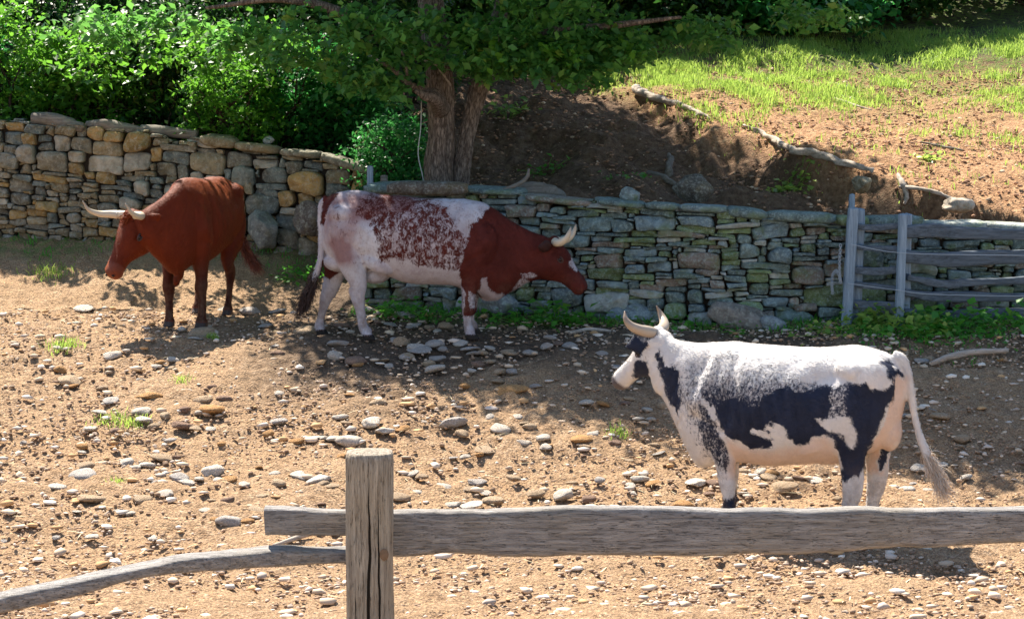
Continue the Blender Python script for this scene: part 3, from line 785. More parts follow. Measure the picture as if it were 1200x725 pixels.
boulder('boulder', 1122, 240, 40, 18, 21.6, (.55, .45, .36), M['wall_warm'], 'pale sunlit boulder on the bank above the right end of the gate', seed=19, dep=.15)
boulder('boulder', 1010, 215, 24, 20, 22.3, (.3, .25, .16), M['wall_warm'], 'mossy yellowish rock under the right end of the long pale log', seed=29, dep=.15)
boulder('boulder', 315, 165, 12, 10, 23.1, (.42, .44, .42), M['wall_warm'], 'small pale round stone on the wall top below the green bush', seed=20, dep=.06)

# ------------------------------------------------------------------ loose stones
stone_meshes = []
for i in range(14):
    V, F = boulder_mesh(100 + i, 1, .85, .55 if i % 3 else .38, 3, .10)
    me_o = None
    me = bpy.data.meshes.new('stone'); me.from_pydata(V.tolist(), [], F); me.update(); me.polygons.foreach_set('use_smooth', np.ones(len(me.polygons), bool))
    stone_meshes.append(me)
mesh_mat = {}
def stone_at(p, w, kind, label, group, seed, hfac=1.0):
    r = random.Random(seed); mi = r.randrange(14)
    key = (mi, kind)
    if key not in mesh_mat:
        c = stone_meshes[mi].copy(); c.materials.append(M['st_' + kind]); mesh_mat[key] = c
    o = bpy.data.objects.new('stone', mesh_mat[key]); link(o)
    s = w / 2
    o.scale = (s * 1.12, s * r.uniform(.9, 1.2), s * r.uniform(.68, .95) * hfac); o.rotation_euler = (r.uniform(-.2, .2), r.uniform(-.2, .2), r.uniform(0, 6.28))
    o.location = (p.x, p.y, p.z + .07 * s * hfac + .012); return tag(o, label, 'stone', group)
KW = dict(white='whitish', tan='tan', orange='orange', brown='brown', grey='grey')
def R3(l): return [(60 + a / 2.737, 400 + b / 2.737, w / 2.737, k, h) for a, b, w, k, h in l]
def R4(l): return [(350 + a / 2.737, 400 + b / 2.737, w / 2.737, k, h) for a, b, w, k, h in l]
def R6(l): return [(340 + a / 3.294, 200 + b / 3.294, w / 3.294, k, h) for a, b, w, k, h in l]
def R1(l): return [(700 + a / 2.686, 350 + b / 2.686, w / 2.686, k, h) for a, b, w, k, h in l]
field = R3([(195, 45, 48, 'white', 1), (30, 92, 42, 'orange', 1), (60, 125, 65, 'tan', 1), (22, 132, 30, 'brown', 1), (68, 145, 32, 'orange', 1), (165, 150, 38, 'tan', 1), (190, 192, 46, 'grey', 1.3), (315, 177, 72, 'orange', .8),
    (295, 185, 36, 'white', 1), (290, 222, 58, 'white', .9), (335, 82, 32, 'white', 1), (347, 70, 32, 'orange', 1), (425, 222, 40, 'brown', 1.2), (485, 192, 55, 'tan', 1.2), (520, 215, 88, 'orange', .7), (420, 272, 58, 'brown', 1.2),
    (478, 232, 36, 'white', 1), (300, 252, 60, 'white', .8), (330, 274, 36, 'tan', 1), (365, 240, 36, 'tan', 1), (125, 282, 50, 'white', .7), (160, 228, 44, 'white', .7), (208, 287, 40, 'brown', .8),
    (730, 258, 45, 'grey', 1.2), (695, 298, 42, 'orange', 1), (380, 320, 45, 'grey', 1), (100, 338, 38, 'orange', 1), (243, 388, 45, 'white', 1), (310, 398, 46, 'white', .9), (267, 405, 42, 'white', .7), (355, 372, 62, 'tan', .7),
    (402, 375, 30, 'brown', 1.3), (515, 418, 60, 'white', 1.5), (575, 443, 55, 'orange', 1.1), (410, 437, 60, 'grey', 1.1), (435, 452, 46, 'white', .7), (475, 442, 36, 'white', 1), (110, 402, 54, 'tan', 1), (110, 430, 80, 'grey', .9), (130, 503, 84, 'tan', 1),
    (292, 507, 60, 'tan', 1), (367, 487, 58, 'white', .8), (565, 513, 46, 'brown', 1), (670, 499, 50, 'tan', .9), (490, 540, 46, 'white', .7), (660, 542, 60, 'tan', .9), (573, 580, 70, 'grey', 1.2), (527, 577, 36, 'orange', 1.1), (625, 578, 44, 'orange', .8),
    (730, 455, 50, 'tan', 1), (712, 427, 38, 'white', 1), (800, 430, 62, 'white', .8), (785, 322, 46, 'orange', 1), (727, 38, 46, 'brown', 1), (730, 168, 35, 'white', 1), (545, 332, 25, 'orange', 1.3), (22, 467, 50, 'white', .8), (460, 280, 36, 'tan', 1), (510, 282, 36, 'white', .8),
    (620, 460, 40, 'white', .8), (515, 513, 28, 'tan', 1), (252, 553, 38, 'white', .8), (85, 548, 34, 'white', .6), (130, 625, 42, 'white', .5), (17, 632, 30, 'grey', 1), (690, 125, 26, 'white', 1), (515, 148, 26, 'brown', 1), (558, 185, 46, 'brown', .9), (380, 88, 36, 'tan', .8), (285, 128, 30, 'white', 1), (430, 162, 46, 'white', .8)])
field += R4([(115, 52, 42, 'white', 1.6), (185, 62, 60, 'brown', .8), (192, 77, 34, 'orange', 1), (345, 52, 40, 'grey', 1), (415, 72, 40, 'tan', 1), (435, 87, 62, 'white', .8), (275, 62, 34, 'tan', 1), (290, 80, 30, 'white', 1), (675, 152, 86, 'orange', .7), (642, 160, 28, 'tan', 1),
    (638, 128, 38, 'tan', .8), (530, 145, 36, 'orange', 1), (493, 260, 76, 'grey', 1.0), (235, 260, 66, 'white', 1), (275, 287, 60, 'white', 1), (335, 280, 42, 'orange', .8), (255, 195, 56, 'tan', .7), (170, 172, 46, 'orange', .8), (130, 243, 46, 'white', .7),
    (115, 312, 52, 'white', 1), (165, 322, 72, 'white', 1), (135, 370, 38, 'orange', 1), (647, 280, 56, 'white', 1), (617, 245, 36, 'white', 1), (702, 245, 30, 'white', 1.3), (525, 297, 42, 'tan', 1), (722, 327, 42, 'white', 1), (783, 312, 46, 'white', 1.2), (535, 372, 33, 'white', 1.4),
    (792, 340, 36, 'white', 1), (922, 197, 42, 'white', 1), (905, 312, 70, 'orange', .8), (945, 300, 40, 'white', 1), (917, 337, 36, 'tan', 1), (65, 440, 86, 'white', .7), (75, 458, 42, 'tan', 1), (105, 465, 50, 'tan', .8), (395, 435, 38, 'tan', 1.2), (462, 467, 46, 'white', 1),
    (335, 480, 52, 'tan', 1), (328, 498, 50, 'tan', .9), (377, 487, 36, 'white', 1), (547, 474, 42, 'tan', 1), (572, 452, 50, 'grey', 1), (692, 440, 50, 'tan', 1), (625, 510, 60, 'tan', 1), (553, 523, 80, 'white', .7), (495, 523, 46, 'white', .7), (757, 491, 56, 'tan', 1),
    (850, 490, 70, 'white', .9), (930, 507, 52, 'brown', 1), (350, 470, 30, 'white', 1), (15, 430, 40, 'white', .7), (45, 312, 50, 'white', .6), (75, 312, 40, 'white', 1), (880, 455, 40, 'tan', .8), (600, 485, 34, 'white', .6), (365, 425, 40, 'white', .8), (600, 348, 60, 'tan', .5), (740, 275, 40, 'tan', 1), (470, 545, 30, 'grey', .8)])
field += R1([(175, 580, 50, 'orange', 1), (268, 652, 60, 'orange', 1.2), (207, 340, 36, 'tan', 1.6), (157, 350, 36, 'white', .7), (180, 462, 42, 'tan', 1), (130, 567, 50, 'white', .9), (310, 577, 66, 'white', .8), (362, 580, 46, 'brown', 1.2), (540, 562, 46, 'tan', 1.2), (455, 545, 36, 'tan', 1),
    (5, 573, 34, 'grey', 1.4), (100, 315, 36, 'tan', .8), (20, 332, 40, 'orange', 1), (55, 455, 36, 'brown', 1), (105, 588, 36, 'white', .7), (350, 615, 36, 'brown', .8), (455, 615, 40, 'white', .8), (510, 545, 46, 'white', .7), (130, 380, 36, 'white', .8), (170, 382, 30, 'white', .8), (195, 487, 40, 'white', .6), (455, 505, 50, 'tan', .5), (100, 512, 26, 'tan', 1)])
field += [(1103, 488, 21, 'tan', 1), (1059, 488, 9, 'grey', 1), (1075, 548, 20, 'white', .9), (1030, 541, 14, 'tan', 1), (1104, 544, 16, 'white', .7), (1062, 574, 16, 'white', 1), (1132, 560, 14, 'white', 1), (1088, 575, 14, 'white', 1),
          (1092, 532, 18, 'orange', .6), (1128, 515, 16, 'tan', 1), (935, 560, 18, 'brown', .9), (917, 570, 26, 'tan', .9), (955, 562, 18, 'white', .7), (980, 585, 14, 'tan', 1), (905, 555, 16, 'orange', 1.2), (67, 408, 10, 'white', 1)]
shaded = R6([(58, 617, 88, 'tan', 1.1), (200, 598, 52, 'brown', .9), (447, 560, 65, 'grey', 1.1), (432, 662, 62, 'tan', 1.2), (188, 664, 78, 'grey', .7), (172, 711, 50, 'white', 1.1), (500, 686, 84, 'grey', .6), (560, 667, 62, 'grey', .9), (605, 602, 62, 'tan', 1), (535, 607, 38, 'tan', 1),
    (480, 598, 52, 'grey', .7), (570, 620, 36, 'white', .8), (695, 686, 66, 'grey', .8), (745, 704, 42, 'tan', 1.2), (590, 691, 36, 'grey', 1), (1006, 646, 42, 'grey', 1), (1080, 676, 50, 'grey', 1.1), (1035, 668, 40, 'brown', .8), (450, 717, 62, 'tan', 1), (340, 588, 36, 'brown', 1), (385, 592, 50, 'grey', .5), (845, 702, 60, 'tan', .6), (770, 685, 40, 'white', .7)])
shaded += [(237, 390, 28, 'tan', 1.1), (229, 397, 16, 'white', .8), (98, 360, 20, 'white', .6), (293, 364, 24, 'grey', 1), (311, 382, 18, 'grey', .9), (325, 343, 16, 'grey', .8), (262, 320, 14, 'white', 1),
           (392, 418, 14, 'white', 1.4), (488, 406, 20, 'white', .6), (512, 420, 16, 'grey', 1), (555, 414, 18, 'grey', .8), (595, 412, 16, 'tan', 1), (620, 414, 14, 'grey', 1), (640, 406, 16, 'grey', 1), (660, 413, 12, 'grey', 1), (466, 400, 18, 'grey', 1), (540, 402, 16, 'white', .8), (575, 424, 12, 'tan', 1), (600, 436, 14, 'grey', 1.1), (586, 436, 14, 'tan', 1.1), (560, 427, 14, 'brown', 1),
           (1025, 425, 14, 'white', .8), (1080, 423, 15, 'grey', 1), (1120, 447, 10, 'white', 1), (1094, 480, 12, 'grey', .6), (1070, 452, 9, 'white', 1), (1012, 432, 10, 'grey', 1), (760, 404, 12, 'grey', .8), (705, 415, 14, 'grey', .8), (722, 430, 12, 'grey', .8), (700, 450, 12, 'tan', .8)]
def where(px, py):
    if py > 560: v = 'near the foreground rail'
    elif py > 500: v = 'halfway up the sunlit dirt'
    else: v = 'on the upper sunlit dirt'
    h = 'far left' if px < 150 else 'left' if px < 300 else 'left of centre' if px < 430 else 'centre' if px < 600 else 'right of centre' if px < 800 else 'right'
    return v, h
def sz(w): return 'large' if w > 24 else 'medium' if w > 15 else 'small'
for i, (px, py, w, k, h) in enumerate(field):
    q = ghit(px, py + w * .12, 12.2, 21)
    v, hh = where(px, py)
    shape = 'flat' if h < .85 else 'rounded' if h > 1.15 else 'uneven'
    lab = '%s %s %s stone %s, %s' % (sz(w), shape, KW[k], v, hh)
    stone_at(q, w * q.y / FPX * 1.22, k, lab, lab[:60], i, h)
for i, (px, py, w, k, h) in enumerate(shaded):
    q = ghit(px, py + w * .12, 12.2, 21)
    v = 'by the feet of the red-brown cow' if px < 335 else 'on shaded soil below the roan cow' if px < 600 else 'on shaded soil between the roan cow and the white cow' if px < 780 else 'on shaded soil right of the white cow'
    shape = 'flat' if h < .85 else 'rounded' if h > 1.15 else 'uneven'
    lab = '%s %s %s stone %s' % (sz(w), shape, KW[k], v)
    stone_at(q, w * q.y / FPX * 1.22, k, lab, lab[:60], 500 + i, h)
print('hand stones', len(field) + len(shaded))
nst = len(field) + len(shaded); r = random.Random(99)
while nst < 296:
    px, py = r.uniform(0, 1200), r.uniform(405, 650)
    if 790 < px < 1060 and py < 540: continue
    k = r.choice(['white', 'white', 'tan', 'tan', 'orange', 'brown', 'grey']); w = r.uniform(8, 15)
    q = ghit(px, py, 12.2, 21); v, hh = where(px, py)
    lab = 'scattered small %s stone %s, %s' % (KW[k], v, hh)
    stone_at(q, w * q.y / FPX, k, lab, lab[:60], 1000 + nst, r.uniform(.6, 1.1)); nst += 1
# pebbles and clods: countless, one object each
def scatter(n, name, mats, wlo, whi, seed, xr, yr, label, cat, flat=.6, sub=1, dens=None, power=2.5, colf=None):
    rr = np.random.default_rng(seed); Vb, Fb = ico(sub); Fb = np.array(Fb); nb = len(Vb)
    xs = rr.uniform(*xr, n); ys = rr.uniform(*yr, n)
    if dens is not None:
        k = rr.random(n) < dens(xs, ys); xs, ys = xs[k], ys[k]
    n = len(xs); zs = gz(xs, ys)
    w = wlo + (whi - wlo) * rr.random(n) ** power
    ang = rr.uniform(0, 6.28, n); sc = np.stack([w * rr.uniform(.7, 1.3, n), w * rr.uniform(.7, 1.2, n), w * flat * rr.uniform(.6, 1.3, n)], 1)
    base = Vb[None] * (1 + .28 * rr.normal(size=(n, nb, 1)) * .8).clip(.6, 1.4) * sc[:, None]
    c, s_ = np.cos(ang)[:, None], np.sin(ang)[:, None]
    V = np.stack([base[..., 0] * c - base[..., 1] * s_ + xs[:, None], base[..., 0] * s_ + base[..., 1] * c + ys[:, None], base[..., 2] + zs[:, None] + w[:, None] * .25 + .012], -1).reshape(-1, 3)
    F = (Fb[None] + (np.arange(n) * nb)[:, None, None]).reshape(-1, 3)
    cols = colf(rr, n); cols = np.repeat(cols, nb, axis=0)
    o = mesh_obj(name, V, F, mats, None, cols, False); return tag(o, label, cat, kind='stuff')
mp, nt, b, _ = new_mat('pebble_mix'); q_ = NT(nt); nt.links.new(q_.attr('tint'), b.inputs['Base Color']); b.inputs['Roughness'].default_value = .9
def colp(rr, n):
    base = np.array([(.80, .70, .58), (.70, .55, .40), (.64, .50, .36), (.58, .35, .17), (.60, .50, .41)]); return base[rr.integers(0, 5, n)] * rr.uniform(.7, 1.15, (n, 1))
def colc(rr, n): return np.where(rr.random((n, 1)) < .25, np.array([(.60, .47, .36)]), np.array([(.36, .24, .155)])) * rr.uniform(.6, 1.25, (n, 1))
def cold(rr, n): return np.where(rr.random((n, 1)) < .12, np.array([(.55, .42, .30)]), np.array([(.36, .21, .13)])) * rr.uniform(.5, 1.4, (n, 1))
fd = lambda x, y: np.where(y < wall_line(x) - .05, .35 + .65 * sstep(-.3, .5, fbm(x * .9, y * .9, octv=3, seed=77)), 0)
scatter(5500, 'pebbles', mp, .008, .056, 1, (-6, 7), (12.2, 21), 'loose pebbles and stone chips strewn over the dirt', 'pebbles', .38, 1, fd, 2.0, colp)
scatter(60000, 'dirt_clods', mp, .005, .022, 2, (-6, 7), (12.2, 20.8), 'crumbs and clods of dry trampled dirt', 'dirt clods', .6, 1, fd, 2.0, colc)
bd = lambda x, y: np.where(y > wall_line(x) + .35, 1.0, 0)
scatter(26000, 'bank_clods', mp, .004, .030, 3, (-1.5, 7), (20.8, 29), 'crumbled reddish soil and chips on the bank behind the wall', 'dirt clods', .5, 1, bd, 4.0, cold)

# ------------------------------------------------------------------ cattle
def poly_sd(X, Z, poly):
    """signed distance, positive inside"""
    p = np.asarray(poly, float); n = len(p); d = np.full(X.shape, 1e9); ins = np.zeros(X.shape, bool)
    for i in range(n):
        a, b = p[i], p[(i + 1) % n]; e = b - a
        t = np.clip(((X - a[0]) * e[0] + (Z - a[1]) * e[1]) / (e @ e + 1e-12), 0, 1)
        d = np.minimum(d, np.hypot(X - a[0] - t * e[0], Z - a[1] - t * e[1]))
        c = ((a[1] > Z) != (b[1] > Z)) & (X < (b[0] - a[0]) * (Z - a[1]) / (b[1] - a[1] + 1e-12) + a[0])
        ins ^= c
    return np.where(ins, d, -d)
class Pose:
    def __init__(s, O, yaw):
        s.O = Vector(O); s.yaw = yaw; s.f = Vector((math.cos(yaw), math.sin(yaw), 0)); s.l = Vector((-math.sin(yaw), math.cos(yaw), 0))
    def T(s, px, py, yl=0.0):
        """local (X,Z) of the photo pixel on the plane local y = yl"""
        a = P(px, py, 1.0) - EYE; o = s.O + s.l * yl
        k = (o - EYE).dot(s.l) / a.dot(s.l); w = EYE + a * k - s.O
        return (w.dot(s.f), w.z)
    def loc(s, w): w = Vector(w) - s.O; return Vector((w.dot(s.f), w.dot(s.l), w.z))
def ell(c, r, rot=(0, 0, 0), sub=3):
    V, F = ico(sub); R = np.array(Euler(rot).to_matrix()); return (V * np.asarray(r)) @ R.T + np.asarray(c), F
def trunk(st, n=90, pinch=.22, ex=2.35, seg=40):
    q = spline(st, n); XY = q[:, :2]; T = np.gradient(XY, axis=0); T /= np.linalg.norm(T, axis=1)[:, None]
    top, bot, hw = q[:, 2], q[:, 3], np.maximum(q[:, 4], .01)
    C = np.stack([XY[:, 0], XY[:, 1], (top + bot) / 2], 1); S = np.stack([T[:, 1], -T[:, 0], 0 * top], 1)
    V, F = loft(C, S, np.tile((0, 0, 1.), (n, 1)), hw, (top - bot) / 2, seg, ex)
    i = np.minimum(np.arange(len(V)) // seg, n - 1); i[-2:] = (0, n - 1)
    c = C[i]; h = ((top - bot) / 2)[i]; rel = np.clip((V[:, 2] - c[:, 2]) / np.maximum(h, .01), -1, 1)
    f = 1 - pinch * np.clip(rel, 0, 1) ** 2 - .10 * np.clip(-rel, 0, 1) ** 2
    V[:, :2] = c[:, :2] + (V[:, :2] - c[:, :2]) * f[:, None]
    return V, F
HEAD = [(-.06, -.04, -.15, .05), (-.02, .0, -.20, .085), (.03, .012, -.25, .105), (.09, .02, -.285, .115), (.15, .024, -.292, .122), (.21, .016, -.262, .110), (.27, .004, -.215, .088),
        (.33, -.008, -.175, .068), (.39, -.012, -.162, .070), (.44, -.012, -.160, .080), (.48, -.018, -.158, .080), (.515, -.032, -.150, .068), (.535, -.065, -.125, .035)]
def head_parts(poll, yaw, pitch, k=1.0, roll=0.0, deep=1.0):
    """returns parts and a function mapping head-local (along, side(left +), up) to body-local"""
    h = np.array([math.cos(yaw) * math.cos(pitch), math.sin(yaw) * math.cos(pitch), -math.sin(pitch)])
    l = np.array([-math.sin(yaw), math.cos(yaw), 0.0]); u = np.cross(h, l)
    if roll: l, u = l * math.cos(roll) + u * math.sin(roll), u * math.cos(roll) - l * math.sin(roll)
    poll = np.asarray(poll, float)
    def H(a, s, z): return poll + (h * a + l * s + u * z) * k
    q = spline(HEAD, 50); n = len(q); q[:, 2] = q[:, 1] - (q[:, 1] - q[:, 2]) * (1 + (deep - 1) * sstep(.50, .25, q[:, 0]))
    C = np.array([H(a, 0, (t + b) / 2) for a, t, b, w in q])
    V, F = loft(C, np.tile(l, (n, 1)), np.tile(u, (n, 1)), q[:, 3] * k, (q[:, 1] - q[:, 2]) / 2 * k, 30, 2.5)
    i = np.minimum(np.arange(len(V)) // 30, n - 1); i[-2:] = (0, n - 1)
    rel = ((V - C[i]) @ u) / np.maximum((q[i, 1] - q[i, 2]) / 2 * k, .01)
    side = (V - C[i]) @ l; f = 1 - .32 * np.clip(-rel, 0, 1) ** 1.5
    V = V + np.outer(side * (f - 1), l)
    parts = [(V, F)]
    R = np.stack([h, l, u], 1)
    def E(a, s, z, r, sub=2):
        Vv, Ff = ico(sub); return ((Vv * np.asarray(r) * k) @ R.T + H(a, s, z), Ff)
    for sg in (1, -1):
        parts.append(E(.165, sg * .088, -.052, (.048, .026, .030)))      # brow
        parts.append(E(.13, sg * .078, -.16, (.085, .034, .075)))        # cheek
        parts.append(E(.475, sg * .050, -.055, (.036, .026, .026)))      # nostril wing
        parts.append(E(.30, sg * .055, -.09, (.10, .02, .03)))
    parts.append(E(.0, 0, .0, (.045, .085, .035)))                        # poll
    parts.append(E(.48, 0, -.135, (.045, .055, .028)))                    # lower lip
    return parts, H, (h, l, u)
def ear_part(H, side, d, base=(.035, .095, -.045), w=.046):
    """leaf-shaped ear from its base along d (along, out, up) in head axes, thin across the head's axis"""
    b = np.array(base); pts = [H(b[0] + d[0] * t, side * (b[1] + d[1] * t), b[2] + d[2] * t - .02 * t * t) for t in (0, .25, .55, .82, 1.0)]
    n = H(1, 0, .6) - H(0, 0, 0)
    return tube(pts, [.026, .042, w, .034, .012], 14, 24, .36, ref=n / np.linalg.norm(n))
def horn_obj(H, side, path, radii, mat, parent, tipmat=None):
    pts = np.array([H(a, side * s, z) for a, s, z in path])
    V, F = tube(pts, radii, 18, 44)
    n = len(V); t = np.zeros(n); t[:-2] = np.repeat(np.linspace(0, 1, 44), 18); t[-1] = 1
    rings = .0012 * np.sin(t * 90) * (t < .45)
    c = V.mean(0)
    o = mesh_obj('horn', V, F, mat, parent, np.stack([t, t, t], 1), True); return o
def hoof_parts(x, y, z, yaw=0.0, k=1.0, split=.024):
    out = []
    for sg in (1, -1):
        n = 10; t = np.linspace(0, 1, n)
        C = np.stack([x + .016 * (1 - t) + 0 * t, y + sg * split + 0 * t, z + .07 * t], 1)
        C[:, 0] = x + .022 - .03 * t
        V, F = loft(C, np.tile((0, 1., 0), (n, 1)), np.tile((1., 0, 0), (n, 1)), (.030 - .006 * t) * k, (.062 - .020 * t) * k, 14, 2.4)
        out.append((V, F))
    return out
def leg_parts(js, yl, flat=.72, gzz=None, hoof=True):
    """js: (X, Z, r[, y]) joints hip -> fetlock; flat: lateral/fore-aft ratio"""
    j0 = js[0]; js = [(j0[0], j0[1] + .10, j0[2] * .45, (j0[3] if len(j0) > 3 else yl) * .55)] + list(js)
    pts = [(j[0], (j[3] if len(j) > 3 else yl), j[1]) for j in js]; r = [j[2] for j in js]
    V, F = tube(pts, r, 20, 60, flat)
    # keep the lower leg rounder
    out = [(V, F)]
    x, y, z = pts[-1]
    P_ = np.array(pts); zz = P_[:, 2] - (gzz or 0)
    def at(h): o = np.argsort(zz); return np.array([np.interp(h, zz[o], P_[o, 0]), np.interp(h, zz[o], P_[o, 1]), h + (gzz or 0)])
    hind = js[1][2] > .155 and js[1][0] < 0
    if hind:
        a = at(.44); out.append(ell((a[0] - .052, a[1], a[2] + .015), (.030, .026, .045))); out.append(ell((a[0] + .012, a[1], a[2] - .03), (.050, .042, .055)))
        V2, F2 = tube([(a[0] - .055, a[1], a[2] + .02), (a[0] - .035, a[1], a[2] + .14)], [.020, .024], 10, 10, .7); out.append((V2, F2))
    else:
        a = at(.37); out.append(ell((a[0] + .018, a[1], a[2]), (.046, .048, .062))); out.append(ell((a[0] - .034, a[1], a[2] + .03), (.022, .026, .030)))
    if hoof:
        out += hoof_parts(x + .01, y, gzz)
        out.append(ell((x + .004, y, gzz + .085), (.043, .040, .045)))
        out.append(ell((x - .04, y + .018, gzz + .085), (.014, .012, .016), sub=2)); out.append(ell((x - .04, y - .018, gzz + .085), (.014, .012, .016), sub=2))
    return out
def merge_body(name, parts, mat, parent, paint, voxel=.0105, smooth=6, dents=(), sculpt=None):
    mb = MB()
    for V, F in parts: mb.add(V, F)
    me = bpy.data.meshes.new('tmp'); me.from_pydata(np.vstack(mb.V).tolist(), [], mb.F); me.update()
    o = bpy.data.objects.new('tmp', me); link(o)
    rm = o.modifiers.new('r', 'REMESH'); rm.mode = 'VOXEL'; rm.voxel_size = voxel; rm.use_smooth_shade = True
    sm = o.modifiers.new('s', 'SMOOTH'); sm.factor = .5; sm.iterations = smooth
    dg = bpy.context.evaluated_depsgraph_get(); ev = o.evaluated_get(dg)
    m2 = bpy.data.meshes.new_from_object(ev); bpy.data.objects.remove(o)
    n = len(m2.vertices); V = np.zeros(n * 3); m2.vertices.foreach_get('co', V); V = V.reshape(-1, 3)
    N = np.zeros(n * 3); m2.vertices.foreach_get('normal', N); N = N.reshape(-1, 3)
    disp = .009 * fbm(V[:, 0] * 5, V[:, 1] * 5, V[:, 2] * 3.5, octv=3, seed=88) + .0014 * fbm(V[:, 0] * 30, V[:, 1] * 30, V[:, 2] * 18, octv=2, seed=89)
    V = V + N * disp[:, None]
    if sculpt is not None: V = V + N * sculpt(V, N)[:, None]
    for (c, rad, dep) in dents:
        d = np.linalg.norm(V - np.asarray(c), axis=1); V = V - N * (dep * np.exp(-(d / rad) ** 2))[:, None]
    m2.vertices.foreach_set('co', V.ravel()); m2.update()
    col = np.clip(paint(V, N), 0, 1).astype(np.float32)
    a = m2.color_attributes.new('coat', 'FLOAT_COLOR', 'POINT'); a.data.foreach_set('color', col.ravel())
    m2.polygons.foreach_set('use_smooth', np.ones(len(m2.polygons), bool))
    m2.name = name; m2.materials.clear(); m2.materials.append(mat)
    ob = bpy.data.objects.new(name, m2); link(ob); ob.parent = parent
    add_coat_hair(V, N, col, mat, parent); return ob
def add_coat_hair(V, N, col, mat, parent, n=130000, L=.021, w=.0013):
    r = np.random.default_rng(len(V)); ok = np.where(col[:, 3] < .3)[0]; i = ok[r.integers(0, len(ok), n)]
    p = V[i] + r.normal(size=(n, 3)) * .004 ; nn = N[i]; p -= nn * np.sum((p - V[i]) * nn, axis=1)[:, None]
    lowleg = sstep(.62, .45, p[:, 2])[:, None]
    d = np.array([-1., 0, -.55]) * (1 - lowleg) + np.array([-.15, 0, -1.]) * lowleg + r.normal(size=(n, 3)) * .22 + .5 * np.stack([noisefield(p, 5, 301, 2), 0 * p[:, 0], noisefield(p, 5, 302, 2)], 1)
    d -= nn * np.sum(d * nn, axis=1)[:, None]; d /= np.linalg.norm(d, axis=1)[:, None] + 1e-9
    d = d + nn * r.uniform(.12, .40, (n, 1)); s_ = np.cross(d, nn); s_ /= np.linalg.norm(s_, axis=1)[:, None] + 1e-9
    ll = L * r.uniform(.5, 1.2, (n, 1)); Vh = np.stack([p - s_ * w, p + s_ * w, p + d * ll], 1).reshape(-1, 3)
    F = np.arange(n * 3).reshape(-1, 3); c = np.repeat(col[i], 3, axis=0)
    return mesh_obj('coat_hair', Vh, F, mat, parent, c, False, 'coat')
def make_sculpt(hx, sx, k=1.0):
    """relief of the flank: hip hollow, ribs, shoulder blade, thigh muscles, neck folds"""
    def cap(X, Z, a, b, w):
        a, b = np.array(a), np.array(b); e = b - a; t = np.clip(((X - a[0]) * e[0] + (Z - a[1]) * e[1]) / (e @ e), 0, 1)
        return np.exp(-((X - a[0] - t * e[0]) ** 2 + (Z - a[1] - t * e[1]) ** 2) / w ** 2)
    def f(V, N):
        X, Y, Z = V.T; lat = sstep(.35, .8, np.abs(N[:, 1])); d = np.zeros(len(V))
        d -= .026 * cap(X, Z, (hx + .17, 1.13), (hx + .26, 1.10), .085)
        d -= .014 * cap(X, Z, (hx + .16, .95), (hx + .22, .80), .05)
        d += .004 * cap(X, Z, (hx, 1.20), (hx + .02, 1.17), .07)
        d -= .006 * cap(X, Z, (hx - .06, 1.10), (hx - .20, 1.12), .06)
        d -= .013 * cap(X, Z, (hx - .12, 1.02), (hx - .10, .72), .035)
        d += .010 * cap(X, Z, (hx + .02, 1.02), (hx + .05, .74), .07)
        d += .012 * cap(X, Z, (sx - .03, 1.22), (sx + .07, .92), .035)
        d -= .018 * cap(X, Z, (sx - .17, 1.18), (sx - .14, .78), .045)
        d -= .010 * cap(X, Z, (sx + .05, 1.20), (sx + .15, .95), .04)
        d += .016 * cap(X, Z, (sx + .13, .93), (sx + .02, .78), .07)
        d -= .016 * cap(X, Z, (sx + .10, .80), (sx - .10, .70), .03)
        rib = np.sin((X - .18 * (Z - .9)) * 2 * math.pi / .085) * sstep(hx + .3, hx + .42, X) * sstep(sx - .14, sx - .24, X) * sstep(.68, .80, Z) * sstep(1.18, 1.02, Z)
        d += .0035 * rib
        fold = np.sin((X * .9 + Z * .5) * 2 * math.pi / .055 + 2.5 * fbm(X * 6, Z * 6, octv=2, seed=3)) * sstep(sx + .16, sx + .24, X) * sstep(sx + .62, sx + .5, X)
        d += .0018 * fold * sstep(.2, -.1, Z - 1.15)
        d += .005 * fbm(X * 9, Y * 9, Z * 6, octv=3, seed=31) 
        return d * np.where(np.abs(Y) > .02, lat, 0) * k * (X < sx + .75)
    return f
def strands(name, base_pts, base_r, n, length, drop, mat, parent, seed, w=.0035, colr=(.5, .5, .5), spread=.03):
    """tuft of long tail hair hanging along base_pts"""
    r = np.random.default_rng(seed); B = spline(np.asarray(base_pts), 30); V = []; F = []; k = 0
    for i in range(n):
        t = r.random(); j = t * 29; a = B[int(j)]; nx_ = B[min(int(j) + 1, 29)] - B[max(int(j) - 1, 0)]; nx_ /= np.linalg.norm(nx_) + 1e-9
        p = a + r.normal(size=3) * base_r * .55; d = nx_ * length * r.uniform(.6, 1.1) + r.normal(size=3) * spread
        m = 6; side = np.cross(d, r.normal(size=3)); side /= np.linalg.norm(side) + 1e-9
        bend = np.array([0, 0, -1]) * drop * r.uniform(.5, 1.2); wob = r.normal(size=3) * .012
        for s in range(m):
            u = s / (m - 1); c = p + d * u + bend * u * u + wob * math.sin(u * 5); ww = w * (1 - .8 * u)
            V += [c - side * ww, c + side * ww]
            if s: F.append((k + 2 * s - 2, k + 2 * s - 1, k + 2 * s + 1, k + 2 * s))
        k += 2 * m
    return mesh_obj(name, np.array(V), np.array(F), mat, parent, None, False)
